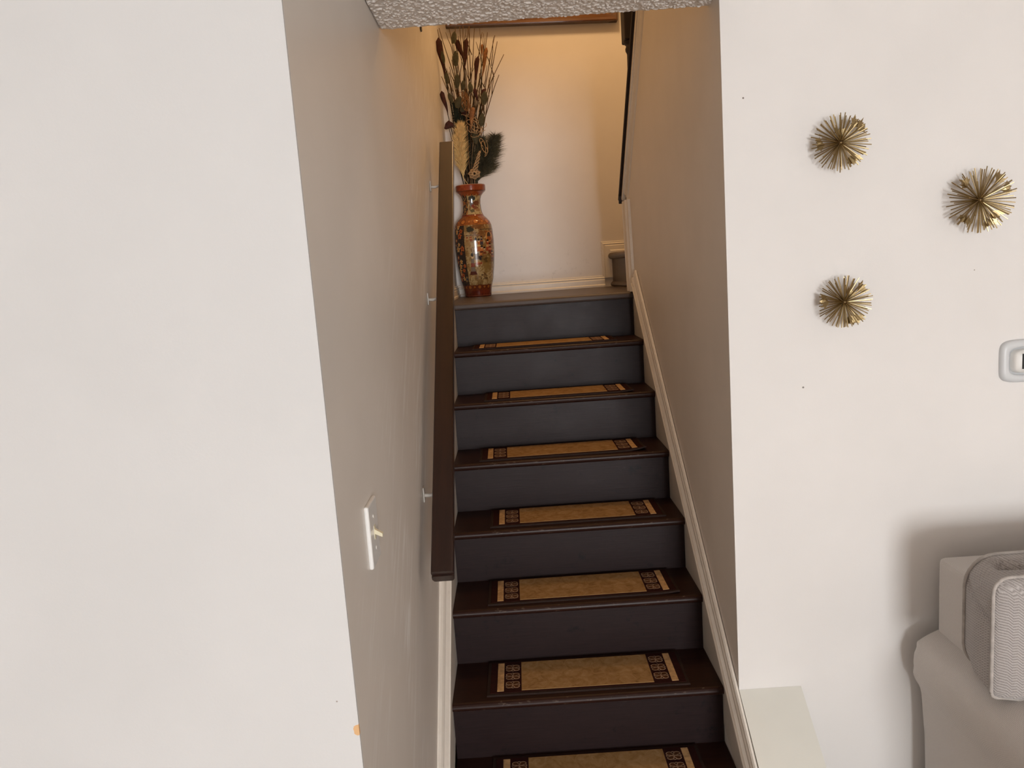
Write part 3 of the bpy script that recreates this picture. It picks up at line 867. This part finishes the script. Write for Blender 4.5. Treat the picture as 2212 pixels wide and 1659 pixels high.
    idx = np.arange(NZ * NT_).reshape(NZ, NT_); nxt = np.roll(idx, -1, 1)
    F = np.stack([idx[:-1], nxt[:-1], nxt[1:], idx[1:]], -1).reshape(-1, 4).tolist()
    # lip and dark inside of the neck
    b = len(V); ring = []
    for rr, zz in ((0.072, 0.617), (0.046, 0.56), (0.044, 0.50)):
        ring.append(len(V)); V = np.vstack([V, np.stack([rr * np.sin(th), -rr * np.cos(th), np.full(NT_, zz)], -1)])
    prev = idx[-1]
    for rg in ring:
        cur = rg + np.arange(NT_); F += np.stack([prev, np.roll(prev, -1), np.roll(cur, -1), cur], -1).tolist(); prev = cur
    F.append(list(range(NT_))[::-1]); F.append(prev.tolist())
    me = D.meshes.new('vase'); me.from_pydata(V.tolist(), [], F); me.update()
    att = me.color_attributes.new('glaze', 'FLOAT_COLOR', 'POINT')
    cols = np.ones((len(V), 4), np.float32); cols[:, :3] = np.array(lin((110, 50, 26))); cols[:NZ * NT_, :3] = C.reshape(-1, 3)
    att.data.foreach_set('color', cols.ravel())
    n = NT('vase_glaze', 0.16, spec=0.5); a = n.n('ShaderNodeVertexColor'); a.layer_name = 'glaze'
    n.base(n.mix(n.math('MULTIPLY', n.noise(n.coord(), 300.0, 3), 0.12), a.outputs['Color'], (0.12, 0.06, 0.025)))
    n.b.inputs['Coat Weight'].default_value = 0.3
    o = link('floor_vase', me, n.m, None, True); o.location = (VX, VY, VZ)
    return tag(o, 'tall glazed floor vase painted with figures in orange, cream and navy, on the landing', 'vase')


vase()

# ------------------------------------------------------------------ dried stems in the vase (offsets from the vase mouth)
MZ = VZ + 0.56
mouth = lambda a, r=0.03: Vector((VX + r * math.cos(a), VY + r * math.sin(a), MZ))


def curve(p0, p1, bow, n=9, wob=0.0):
    out = []
    ph = random.uniform(0, 6)
    for i in range(n):
        t = i / (n - 1)
        p = p0.lerp(p1, t)
        p.x += bow * math.sin(math.pi * t) + wob * math.sin(ph + 9 * t) * t * (1.2 - t); p.y += wob * math.cos(ph + 7 * t) * t
        out.append(p)
    return out


tips = [(-0.036, 1.464), (-0.022, 1.475), (0.034, 1.459), (0.066, 1.46), (0.092, 1.458), (0.111, 1.457), (0.146, 1.455), (0.168, 1.453), (0.211, 1.435), (0.239, 1.424), (0.218, 1.404),
        (0.279, 1.403), (0.288, 1.387), (0.314, 1.313), (0.254, 1.194), (0.287, 1.204), (0.032, 1.308), (0.007, 1.236), (0.133, 1.452), (0.172, 1.292), (-0.033, 1.226)]
for i, (tx, tz) in enumerate(tips):
    a = random.uniform(0, 6.28); dy = random.uniform(-0.03, 0.05) if tx > 0 else random.uniform(0.0, 0.04)
    p0 = mouth(a, 0.032); p1 = Vector((tx, VY + dy, tz))
    bow = -0.32 * (tx - VX) * 0.5
    t = tube('curly_twig', curve(p0, p1, bow, 14, 0.022), [0.0042 - 0.0024 * k / 13 for k in range(14)], M['twig'], None, 5)
    tag(t, {0: 'thin curly twig leaning furthest left, its tip beside the left stair wall', 13: 'thin curly twig leaning furthest to the right of the bouquet',
            12: 'tall curly twig on the right of the bouquet, beyond the orange brown cattail', 15: 'low curly twig bending right just below the furthest right one'}.get(
                i, 'thin brown curly twig standing in the painted floor vase'), 'twig', 'curly twigs in the floor vase')
    # side shoots that fork off towards the tip
    pts = curve(p0, p1, bow, 14, 0.0)
    for at in (7, 9, 11):
        s = pts[at]
        q = s + Vector((random.choice((-1, 1)) * random.uniform(0.008, 0.034), random.uniform(-0.01, 0.01), random.uniform(0.07, 0.16)))
        if q.x > -0.035 and q.z < 1.47 and q.y < 0.97:
            tube('shoot', curve(s, q, random.uniform(-0.006, 0.006), 7, 0.006), [0.0023, 0.0022, 0.0020, 0.0018, 0.0016, 0.0014, 0.0011], M['twig'], t, 4)


def blade(p0, p1, w, thick=0.006, tipshape=1.0, n=10, twist=0.0):
    """flat tapered pod from base p0 to tip p1, widest near the tip"""
    bm = bmesh.new(); d = (p1 - p0); L = d.length; d.normalize()
    side = Vector((0, 1, 0)).cross(d).normalized(); nrm = d.cross(side)
    rings = []
    for i in range(n + 1):
        t = i / n
        ww = w * 0.5 * (0.14 + 0.86 * math.sin(min(1.0, t * 1.25) * math.pi / 2) ** 1.6) * (1.0 if t < 0.86 else math.sqrt(max(0.02, 1 - ((t - 0.86) / 0.14) ** 2)) * 1.0)
        c = p0 + d * (L * t) + side * (0.10 * w * math.sin(6 * t))
        ang = twist * t
        s_ = side * math.cos(ang) + nrm * math.sin(ang); n_ = nrm * math.cos(ang) - side * math.sin(ang)
        rings.append([bm.verts.new(c + s_ * ww * math.cos(k * math.pi / 4) + n_ * thick * 0.5 * math.sin(k * math.pi / 4) * (ww / (w * 0.5))) for k in range(8)])
    for i in range(n):
        for k in range(8): bm.faces.new((rings[i][k], rings[i][(k + 1) % 8], rings[i + 1][(k + 1) % 8], rings[i + 1][k]))
    bm.faces.new(rings[0][::-1]); bm.faces.new(rings[-1])
    return bm


pods = [((-0.030, 1.415), (-0.014, 1.201), 0.030, 'pod', 'large dark brown pod leaning against the left stair wall, highest on the left'),
        ((0.068, 1.398), (0.097, 1.279), 0.024, 'pod', 'dark brown pod tilted left at the top centre of the bouquet'),
        ((0.122, 1.400), (0.093, 1.236), 0.023, 'pod', 'dark brown pod at the top centre crossing the left tilted pod'),
        ((0.178, 1.297), (0.145, 1.153), 0.019, 'pod', 'slim blunt dark brown pod right of the bouquet centre'),
        ((0.227, 1.346), (0.186, 1.185), 0.018, 'podtan', 'orange brown cattail pod, tallest on the right of the bouquet'),
        ((0.204, 1.366), (0.192, 1.290), 0.012, 'podtan', 'thin tan pod just behind the tall orange brown one'),
        ((-0.034, 1.131), (-0.010, 1.002), 0.021, 'pod', 'rust brown pod low on the left above the handrail top'),
        ((0.147, 1.134), (0.155, 1.053), 0.017, 'pod', 'short dark pod in the middle of the bouquet beside the straw'),
        ((0.201, 1.127), (0.171, 1.046), 0.019, 'pod', 'short dark pod on the right, behind a grey green leaf'),
        ((0.132, 1.030), (0.102, 0.905), 0.024, 'podtan', 'golden tan pod right above the cream plume')]
for i, (tp, bs, w, mt, lb) in enumerate(pods):
    y = VY + (-0.05 if i in (3, 6, 7, 8) else -0.075 if i == 9 else -0.02)
    p0, p1 = Vector((bs[0], y, bs[1])), Vector((tp[0], y, tp[1]))
    o = from_bm('dried_pod', blade(p0, p1, w * 1.25, 0.009), M[mt], None, True)
    tag(o, lb, 'dried pod', 'brown pods in the bouquet')
    tube('stem', [mouth(i * 1.3, 0.028)] + [mouth(i * 1.3, 0.028).lerp(p0, t) + Vector(((VX - p0.x) * -0.10 * math.sin(math.pi * t), 0, 0)) for t in (0.35, 0.7)] + [p0 + (p1 - p0) * 0.08],
         0.0022, M['stem'], o, 5)

# bent dark leaf low on the left
o = from_bm('bent_leaf', blade(Vector((0.020, VY - 0.05, 0.932)), Vector((-0.026, VY - 0.05, 0.962)), 0.050, 0.003, n=8), M['pod'], None, True)
tag(o, 'bent triangular dark brown leaf just above the top of the handrail', 'dried leaf')
tube('stem', [mouth(2.5, 0.03), Vector((0.0, VY - 0.04, 0.87)), Vector((-0.012, VY - 0.05, 0.945))], 0.0018, M['stem'], o, 5)


def leaf_bm(c, ang, L, w):
    bm = bmesh.new(); d = Vector((math.sin(ang), 0, math.cos(ang))); s = Vector((math.cos(ang), 0, -math.sin(ang))); N = 8; rows = []
    for i in range(N + 1):
        t = i / N; ww = w * 0.5 * math.sin(math.pi * min(1, 0.06 + t * 0.92)) ** 0.6
        p = c + d * (L * t)
        rows.append([bm.verts.new(p + s * ww * q + Vector((0, -0.006 * (1 - q * q) + 0.012 * t * t, 0))) for q in (-1, -0.5, 0, 0.5, 1)])
    for i in range(N):
        for k in range(4): bm.faces.new((rows[i][k], rows[i][k + 1], rows[i + 1][k + 1], rows[i + 1][k]))
    r = bmesh.ops.solidify(bm, geom=bm.faces[:], thickness=0.0012)
    return bm


euc = [('tall grey green leaf stem reaching the top left of the bouquet', [((0.050, 1.365), 0.15, 0.056, 0.026), ((0.053, 1.250), 0.05, 0.068, 0.029), ((0.050, 1.135), 0.1, 0.066, 0.028)]),
       ('grey green leaf stem left of centre with narrow leaves', [((-0.008, 1.265), -0.12, 0.058, 0.018), ((0.003, 1.160), -0.1, 0.054, 0.020), ((0.020, 1.060), -0.3, 0.05, 0.022)]),
       ('grey green leaf stem rising through the middle of the bouquet', [((0.083, 1.120), 0.1, 0.046, 0.022), ((0.127, 1.105), -0.1, 0.048, 0.023), ((0.044, 1.030), 0.3, 0.056, 0.036), ((0.062, 1.010), 0.7, 0.05, 0.03)]),
       ('grey green leaf stem on the right with three round leaves', [((0.190, 1.035), 0.12, 0.062, 0.033), ((0.167, 0.925), 0.15, 0.060, 0.029), ((0.132, 0.835), -0.1, 0.056, 0.029)])]
for i, (lb, lv) in enumerate(euc):
    y = VY - 0.055 - 0.008 * i
    top = Vector((lv[0][0][0], y, lv[0][0][1]))
    st = tube('leaf_stem', curve(mouth(4.2 + 0.5 * i, 0.025), top, (top.x - VX) * 0.15, 9, 0.003), 0.0018, M['stem'], None, 5)
    tag(st, lb, 'leaf stem', 'grey green leaf stems')
    for c, ang, L, w in lv:
        from_bm('leaf', leaf_bm(Vector((c[0], y - 0.006, c[1])), ang, L * 1.2, w * 1.15), M['leaf'], st, True)

# dark fern fronds in the heart of the bouquet
for i in range(6):
    x = (0.012, 0.030, 0.048, 0.066, 0.022, 0.095)[i]; top = Vector((x, VY - 0.03 + 0.01 * i, 1.10 - 0.02 * i))
    st = tube('fern_frond', curve(mouth(3 + i, 0.025), top, (x - VX) * 0.2, 9), 0.0016, M['fern'], None, 5)
    tag(st, 'dark dried fern frond packed in the heart of the bouquet, left of centre', 'fern', 'dark fern fronds')
    V, F = [], []
    for k in range(260):
        t = random.uniform(0, 1); c = mouth(3 + i, 0.025).lerp(top, 0.35 + 0.65 * t); s = random.choice((-1, 1)); L = 0.036 * (1.1 - t) + 0.010
        d = Vector((s * random.uniform(0.5, 1), random.uniform(-0.5, 0.5), random.uniform(0.6, 1.3))).normalized() * L; b = len(V)
        V += [c, c + d * 0.5 + Vector((0.0036, 0, -0.003)), c + d, c + d * 0.5 - Vector((0.0036, 0, -0.003))]; F.append((b, b + 1, b + 2, b + 3))
    f = mesh('frond_leaves', V, F, M['fern'], st); f['kind'] = 'stuff'


def plume(name, axis, width, mat, label, count, hair, seed, droop):
    g = np.random.default_rng(seed)
    pts = [Vector(p) for p in axis]

    def P(t):
        u = t * (len(pts) - 1); i = min(int(u), len(pts) - 2); return pts[i].lerp(pts[i + 1], u - i)
    root = empty(name, tuple(pts[0]), label, 'plume')
    off = Vector(root.location)
    tube('stem', [p - off for p in (mouth(0.3 if 'cream' in label else 5.5, 0.028), pts[0], P(0.3), P(0.6), P(0.9))], 0.0017, mat, root, 5)
    V, F = [], []
    for k in range(count):
        t = g.uniform(0.0, 1.0) ** 0.85; c = P(t * 0.97); ax = (P(min(1, t + 0.05)) - P(max(0, t - 0.05))).normalized()
        wd = width * (0.25 + 0.75 * math.sin(math.pi * min(1, t * 0.85 + 0.12)) ** 0.8)
        a = g.uniform(0, 6.28); sd = Vector((math.cos(a), math.sin(a), 0)); L = hair * g.uniform(0.5, 1.0) * (1.0 - 0.35 * t)
        d = (ax * g.uniform(0.75, 1.1) + sd * (wd / hair) * g.uniform(0.2, 0.9)); d.normalize()
        s1 = c - off; s2 = s1 + d * L * 0.55; s3 = s1 + d * L + sd * droop * L + Vector((0, 0, -abs(droop) * L * 0.35))
        nrm = d.cross(Vector((g.uniform(-1, 1), g.uniform(-1, 1), g.uniform(-0.2, 0.2)))).normalized() * (0.0009 if g.uniform() < 0.6 else 0.0017); b = len(V)
        V += [s1 - nrm, s1 + nrm, s2 + nrm, s2 - nrm, s3]; F += [(b, b + 1, b + 2, b + 3), (b + 3, b + 2, b + 4)]
    f = mesh('plume_hairs', V, F, mat, root); f['kind'] = 'stuff'
    return root


plume('pampas_plume', [(0.050, VY - 0.105, 0.66), (0.044, VY - 0.115, 0.77), (0.046, VY - 0.115, 0.85), (0.054, VY - 0.11, 0.91)], 0.066, M['pampas'],
      'fluffy cream pampas plume at the front of the bouquet beside the handrail', 3200, 0.105, 1, 0.18)
plume('feathery_plume', [(0.110, VY - 0.05, 0.63), (0.160, VY - 0.055, 0.70), (0.198, VY - 0.055, 0.78), (0.226, VY - 0.05, 0.85)], 0.115, M['plume'],
      'dark grey green feathery plume fanning out to the right above the vase', 3600, 0.125, 2, 0.45)
plume('feathery_plume.001', [(0.100, VY - 0.03, 0.65), (0.135, VY - 0.03, 0.76), (0.160, VY - 0.03, 0.85)], 0.06, M['plume'],
      'dark feathery plume standing behind the straw ornament', 2600, 0.10, 4, 0.3)

# twisted straw ornament: a woven star with a spiral tail
orn = empty('straw_ornament', (0.112, VY - 0.105, 0.675), 'woven pale straw star with a twisted tail, at the front just above the vase', 'ornament')
b = bmesh.new()
for k in range(7):
    a = 2 * math.pi * k / 7 + 0.3; a2 = a + 2 * math.pi * 3 / 7
    R0 = 0.034
    add_tube(b, [(R0 * math.cos(a), -0.004, R0 * 0.85 * math.sin(a)), (0.3 * R0 * math.cos((a + a2) / 2), -0.014, 0.3 * R0 * math.sin((a + a2) / 2)), (R0 * math.cos(a2), -0.004, R0 * 0.85 * math.sin(a2))], [0.003, 0.0045, 0.003], 5)
    a3 = a + 2 * math.pi / 7
    add_tube(b, [(R0 * math.cos(a), -0.003, R0 * 0.85 * math.sin(a)), (R0 * 0.75 * math.cos((a + a3) / 2), -0.006, R0 * 0.65 * math.sin((a + a3) / 2)), (R0 * math.cos(a3), -0.003, R0 * 0.85 * math.sin(a3))], 0.003, 5)
from_bm('woven_star', b, M['straw'], orn, True)
b = bmesh.new()
for ph in (0, 2.1, 4.2):
    pts = []; rr = []
    for k in range(28):
        t = k / 27; R1 = 0.009 * (1 - t) ** 0.8 + 0.0035
        pts.append((0.004 + 0.034 * t + R1 * math.cos(ph + 11 * t), R1 * 0.5 * math.sin(ph + 11 * t) - 0.003, 0.020 + 0.098 * t)); rr.append(0.0050 - 0.002 * t)
    add_tube(b, pts, rr, 5)
from_bm('twisted_tail', b, M['straw'], orn, True)
tube('stem', [(0, 0.01, 0), (-0.005, 0.04, -0.06), (-0.01, 0.09, -0.095)], 0.002, M['straw'], orn, 5)

# raffia: a rust-coloured knot in the middle and loose pale loops at the right
for nm, cx, cz, sx, sz, cnt, mt, lb in (('raffia_tangle', 0.092, 1.055, 0.034, 0.060, 14, 'straworange', 'tangled rust orange raffia in the middle of the bouquet'),
                                         ('raffia_loops', 0.172, 0.815, 0.030, 0.060, 4, 'straw', 'loose pale raffia loops over the dark plume on the right'),
                                         ('raffia_strands', 0.130, 0.930, 0.075, 0.060, 6, 'straw', 'thin pale raffia strands arching above the cream plume')):
    b = bmesh.new()
    for k in range(cnt):
        ph, w1 = random.uniform(0, 6), random.uniform(3, 7); c0 = Vector((cx + random.uniform(-0.3, 0.3) * sx, VY - (0.15 if nm == 'raffia_loops' else 0.085) + random.uniform(-0.02, 0.02), cz + random.uniform(-0.3, 0.3) * sz)); pts = []
        for q in range(22):
            t = q / 21
            pts.append(c0 + Vector((sx * 0.7 * math.cos(ph + w1 * t) * (0.4 + 0.6 * t), 0.01 * math.sin(ph + 5 * t), sz * 0.7 * math.sin(ph + w1 * 0.8 * t) + sz * (t - 0.5) * 0.5)))
        add_tube(b, pts, 0.0015 if mt == 'straw' else 0.0015, 4)
    add_tube(b, [(cx, VY - 0.075, cz), (cx * 0.5 + VX * 0.5, VY - 0.06, 0.78), (VX + 0.005 * (cx > 0.1), VY - 0.03, MZ + 0.02)], 0.0013, 4)
    tag(from_bm(nm, b, M[mt], None, True), lb, 'raffia')
# dried seed head in the raffia
o = lathe('seed_head', [(0.002, -0.032), (0.012, -0.022), (0.022, -0.004), (0.024, 0.010), (0.018, 0.020), (0.006, 0.026)], M['pod'], None, 14); o.location = (0.080, VY - 0.055, 1.020)
tag(o, 'dark brown dried seed head wrapped in the rust orange raffia', 'seed head')
tube('stem', [(0, 0, -0.03), (0.0, 0.03, -0.25), (0.005, 0.03, -0.42)], 0.002, M['stem'], o, 5)

# ------------------------------------------------------------------ brass sunburst wall ornaments
bm = bmesh.new(); add_tube(bm, [(0, 0, 0), (0, 0, 0.5), (0, 0, 1.0)], [0.0011, 0.00125, 0.0014], 5); me_sp = D.meshes.new('spike')
bmesh.ops.recalc_face_normals(bm, faces=bm.faces); bm.to_mesh(me_sp); bm.free(); me_sp.materials.append(M['brass'])


def petal_mesh(seed):
    g = random.Random(seed); V, F = [], []
    # torn leaf-shaped cup of beaten brass: three jagged lobes
    for lobe in (-1, 0, 1):
        b = len(V); a = lobe * 0.55
        P = [(0, 0), (0.004, 0.010), (0.0075, 0.020), (0.003 + g.uniform(-0.001, 0.002), 0.018), (0.001, 0.026 + g.uniform(-0.003, 0.004)), (-0.003, 0.019), (-0.0075, 0.021), (-0.004, 0.010)]
        for x, z in P:
            xx = x * math.cos(a) + z * math.sin(a); zz = -x * math.sin(a) + z * math.cos(a)
            V.append((xx, -0.35 * abs(xx) + 0.004 * lobe - 0.1 * zz, zz))
        F.append(tuple(range(b, b + len(P))))
    me = D.meshes.new('petal'); me.from_pydata(V, [], F)
    bm = bmesh.new(); bm.from_mesh(me); bmesh.ops.solidify(bm, geom=bm.faces[:], thickness=0.0006); bm.to_mesh(me); bm.free()
    me.materials.append(M['brass']); return me


pet = [petal_mesh(i) for i in range(3)]
bursts = [((1.111, 0.405), 0.070, 'spiky brass sunburst ornament on the wall, the highest of the three', 11, [(52, 0.9), (-57, 0.85), (182, 0.88), (95, 0.45), (35, 0.95)]),
          ((1.461, 0.241), 0.081, 'largest spiky brass sunburst ornament, on the wall above the thermostat', 12, [(50, 0.9), (135, 0.82), (-133, 0.85), (-48, 0.75), (22, 0.92), (-70, 0.85)]),
          ((1.118, 0.008), 0.067, 'spiky brass sunburst ornament on the wall, the lowest of the three', 13, [(40, 0.9), (175, 0.92), (-72, 0.85), (-58, 0.9), (60, 0.5)])]
for (bx, bz), R0, lb, seed, pts in bursts:
    g = np.random.default_rng(seed)
    r = empty('sunburst_ornament', (bx, RF - 0.034, bz), lb, 'wall ornament', 'brass sunbursts on the wall')
    bm = bmesh.new(); bmesh.ops.create_icosphere(bm, subdivisions=2, radius=0.0085); from_bm('hub', bm, M['brass_dark'], r, True)
    tube('wall_pin', [(0, 0.0335, 0), (0, 0, 0)], 0.003, M['brass_dark'], r, 8)
    N = 96
    for k in range(N):
        a = 2 * math.pi * (k + g.uniform(-0.25, 0.25)) / N
        el = [0.0, 0.22, -0.16, 0.45, 0.08, 0.80][k % 6] + g.uniform(-0.06, 0.06)          # + = towards the room
        d = Vector((math.cos(a) * math.cos(el), -math.sin(el), math.sin(a) * math.cos(el)))
        L = R0 * g.uniform(0.93, 1.04)
        o = D.objects.new('spike', me_sp); COL.objects.link(o); o.parent = r
        o.rotation_mode = 'QUATERNION'; o.rotation_quaternion = d.to_track_quat('Z', 'Y'); o.scale = (1, 1, L)
    for j, (dg, rr) in enumerate(pts):
        a = math.radians(dg); d = Vector((math.cos(a), -0.12, math.sin(a))).normalized()
        o = D.objects.new('petal', pet[j % 3]); COL.objects.link(o); o.parent = r
        o.location = d * (R0 * rr - 0.020); o.rotation_euler = (0, math.pi / 2 - a, 0); o.scale = (1.05, 1.05, 1.05)

# ------------------------------------------------------------------ thermostat
th = empty('thermostat', (1.630, RF, -0.181), 'white rounded thermostat on a wall plate, cut by the right edge', 'thermostat')


def sup(hw, hh, n, N=64, tilt=0):
    P = []
    for k in range(N):
        t = 2 * math.pi * k / N; c, s = math.cos(t), math.sin(t)
        P.append((hw * math.copysign(abs(c) ** (2 / n), c), hh * math.copysign(abs(s) ** (2 / n), s)))
    return P


def ring_plate(name, rings, mat, parent):
    """rings: list of (outline, y); consecutive outlines are bridged"""
    V, F = [], []; N = len(rings[0][0])
    for P, y in rings: V += [(x, y, z) for x, z in P]
    for i in range(len(rings) - 1):
        for k in range(N): F.append((i * N + k, i * N + (k + 1) % N, (i + 1) * N + (k + 1) % N, (i + 1) * N + k))
    return mesh(name, V, F, mat, parent, True)


o_, i_ = sup(0.091, 0.0565, 5.5), sup(0.070, 0.0370, 5.0)
ring_plate('wall_plate', [(o_, -0.0003), (o_, -0.008), (sup(0.087, 0.0525, 5.3), -0.015), (sup(0.074, 0.0405, 5.0), -0.015), (i_, -0.011), (i_, -0.003), (sup(0.01, 0.01, 2), -0.003)], M['thermo'], th)
ring_plate('thermostat_body', [(sup(0.0635, 0.0325, 5), -0.0032), (sup(0.061, 0.031, 5), -0.016), (sup(0.056, 0.030, 5), -0.022), (sup(0.030, 0.012, 3), -0.023), (sup(0.0005, 0.0005, 2), -0.023)], M['thermo2'], th)
box('screen', (-0.0430, -0.0245, -0.019), (0.0330, -0.0225, 0.021), M['black'], th)

# ------------------------------------------------------------------ sofa
sofa = empty('sofa', (1.30, -1.60, FLOOR), 'grey woven upholstered sofa with rolled arms standing against the living room wall', 'sofa')
SL = 2.30      # overall width


def soft(name, V, F, mat, sub=2, parent=sofa):
    o = mesh(name, V, F, mat, parent, True)
    md = o.modifiers.new('s', 'SUBSURF'); md.levels = sub; md.render_levels = sub
    return o


zf = -FLOOR
armp = [(0.044, 0.10), (0.038, 0.45), (0.008, 0.487), (-0.012, 0.515), (-0.024, 0.555), (-0.026, 0.58), (-0.012, 0.607), (0.018, 0.625), (0.056, 0.638), (0.11, 0.640), (0.16, 0.628), (0.195, 0.595), (0.20, 0.55), (0.20, 0.10)]
armp = [(0.012, 0.10), (0.011, 0.462), (-0.006, 0.483), (-0.018, 0.511), (-0.0245, 0.552), (-0.023, 0.581), (-0.006, 0.606), (0.018, 0.622), (0.054, 0.637), (0.11, 0.634), (0.17, 0.618), (0.25, 0.580), (0.315, 0.53), (0.33, 0.46), (0.33, 0.10)]


def arm(sgn, x0):
    n = len(armp); V, F = [], []
    ys = [-0.045, -0.050, -0.30, -0.62, -0.865, -0.885]
    for j, y in enumerate(ys):
        k = 0.97 if j in (0, len(ys) - 1) else 1.0
        for x, z in armp: V.append((x0 + sgn * (0.15 + (x - 0.15) * k), y, 0.35 + (z - 0.35) * k))
    for j in range(len(ys) - 1):
        for i in range(n): F.append((j * n + i, j * n + (i + 1) % n, (j + 1) * n + (i + 1) % n, (j + 1) * n + i))
    F.append(tuple(range(n))); F.append(tuple((len(ys) - 1) * n + i for i in range(n)))
    o = mesh('arm', V, F, M['sofa'], sofa, True)
    bv = o.modifiers.new('b', 'BEVEL'); bv.width = 0.012; bv.segments = 3; bv.limit_method = 'ANGLE'; bv.angle_limit = math.radians(60)
    sb = o.modifiers.new('s', 'SUBSURF'); sb.levels = 1; sb.render_levels = 2
    return o


arm(1, 0.0); arm(-1, SL)
box('back', (0.048, -0.19, 0.10), (SL - 0.048, -0.045, 0.838), M['sofa'], sofa, 0.016, 4)
box('seat_base', (0.325, -0.86, 0.10), (SL - 0.325, -0.19, 0.30), M['sofa'], sofa, 0.015, 3)
for s in (0, 1):
    xa = 0.332 + s * (SL - 0.664) / 2
    box('seat_cushion', (xa, -0.89, 0.302), (xa + (SL - 0.664) / 2 - 0.004, -0.195, 0.44), M['sofa'], sofa, 0.035, 4)
for fx_, fy_ in ((0.06, -0.10), (SL - 0.06, -0.10), (0.06, -0.82), (SL - 0.06, -0.82)):
    b = bmesh.new(); add_tube(b, [(fx_, fy_, 0.0), (fx_, fy_, 0.102)], [0.018, 0.026], 10); from_bm('foot', b, M['dark'], sofa)


def rrect(x0, x1, z0, z1, r, N=7):
    """rounded rectangle, counter-clockwise from the lower left; r = (ll, lr, ur, ul)"""
    P = []
    for (cx, cz, a0, rr) in ((x0 + r[0], z0 + r[0], math.pi, r[0]), (x1 - r[1], z0 + r[1], 1.5 * math.pi, r[1]), (x1 - r[2], z1 - r[2], 0, r[2]), (x0 + r[3], z1 - r[3], 0.5 * math.pi, r[3])):
        for k in range(N):
            a = a0 + 0.5 * math.pi * k / (N - 1); P.append((cx + rr * math.cos(a), cz + rr * math.sin(a)))
    return P


def back_cushion(xc, lab):
    r = empty('back_cushion', (xc, -1.93, -0.882), lab, 'cushion', 'sofa back cushions')
    w = 0.80
    # stations from the back seam to the bulging front face: (y, outline, shrink)
    back = rrect(0.012, w, 0.004, 0.282, (0.060, 0.05, 0.05, 0.075))
    mid = rrect(0.000, w, 0.000, 0.262, (0.040, 0.05, 0.05, 0.050))
    front = rrect(-0.008, w, 0.004, 0.286, (0.014, 0.05, 0.03, 0.035))
    N = len(back); st = []
    cb = Vector((w / 2, 0.14)); NP = 220

    def even(P):
        """the same outline with evenly spaced points"""
        Q = np.array(P + [P[0]]); d = np.r_[0, np.cumsum(np.hypot(*np.diff(Q, axis=0).T))]
        t = np.linspace(0, d[-1], NP, endpoint=False)
        return list(zip(np.interp(t, d, Q[:, 0]), np.interp(t, d, Q[:, 1])))
    back, mid, front = even(back), even(mid), even(front); N = NP

    def shr(P, s): return [(cb.x + (x - cb.x) * s, cb.y + (z - cb.y) * s) for x, z in P]
    def mixp(A, B, t): return [(a[0] * (1 - t) + b[0] * t, a[1] * (1 - t) + b[1] * t) for a, b in zip(A, B)]
    seq = [(0.060, shr(back, 0.55)), (0.086, shr(back, 0.85)), (0.084, shr(back, 0.97)), (0.080, back)]
    for k in range(1, 24):
        y = 0.080 - 0.142 * k / 24
        t = k / 24
        seq.append((y, mixp(back, mid, min(1, t * 2.2)) if t < 0.455 else mixp(mid, front, (t - 0.455) / 0.545)))
    seq += [(-0.062, front), (-0.070, shr(front, 0.985)), (-0.080, shr(front, 0.95)), (-0.093, shr(front, 0.88)), (-0.102, shr(front, 0.80)), (-0.110, shr(front, 0.65)), (-0.114, shr(front, 0.45)), (-0.116, shr(front, 0.2))]

    def groove(px, py, ax, ay, bx, by, wd):
        dx, dy = bx - ax, by - ay; t = max(0, min(1, ((px - ax) * dx + (py - ay) * dy) / (dx * dx + dy * dy)))
        return math.exp(-(((px - ax - t * dx) ** 2 + (py - ay - t * dy) ** 2) / (wd * wd)))
    V, F = [], []
    for j, (y, P) in enumerate(seq):
        for i, (x, z) in enumerate(P):
            xx, zz = x, z
            if 3 <= j <= 27 and x < 0.22:
                inn = min(1.0, (0.082 - y) / 0.02) * min(1.0, (y + 0.064) / 0.02)
                if z > 0.20:                        # the pushed-in fold on the top panel
                    zz -= inn * (0.020 * groove(x, y, 0.075, 0.05, 0.13, 0.012, 0.012) + 0.022 * groove(x, y, 0.085, 0.035, 0.090, 0.03, 0.020))
                    zz += inn * 0.010 * groove(x, y, 0.06, 0.01, 0.12, -0.02, 0.016)
                if x < 0.06:                        # the crease running over the side panel
                    xx += inn * (0.009 * groove(y, z, 0.078, 0.225, -0.058, 0.178, 0.007)) - inn * 0.007 * groove(y, z, 0.05, 0.245, -0.045, 0.215, 0.020)
                    xx -= inn * 0.006 * groove(y, z, 0.0, 0.03, 0.0, 0.15, 0.05)
            zz -= 0.17 * max(0.0, min(x, 0.30) - 0.01) * max(0.0, 1 - z / 0.16)      # the underside follows the arm
            V.append((xx, y, zz))
    for j in range(len(seq) - 1):
        for i in range(N): F.append((j * N + i, j * N + (i + 1) % N, (j + 1) * N + (i + 1) % N, (j + 1) * N + i))
    F.append(tuple(range(N))); F.append(tuple((len(seq) - 1) * N + i for i in range(N)))
    o = mesh('cushion_cover', V, F, M['cushion'], r, True)
    for P, y in ((back, 0.081), (front, -0.063)):
        b = bmesh.new(); L = [Vector((x, y, z - 0.17 * max(0.0, min(x, 0.30) - 0.01) * max(0.0, 1 - z / 0.16))) for x, z in P]
        c = Vector((cb.x, y, cb.y)); L = [p + (p - c).normalized() * 0.002 for p in L]
        add_tube(b, L + [L[0]], 0.0042, 8, False)
        from_bm('piping', b, M['piping'], r, True)
    return r


back_cushion(1.292, 'grey herringbone back cushion with piped edges, resting on the left sofa arm')
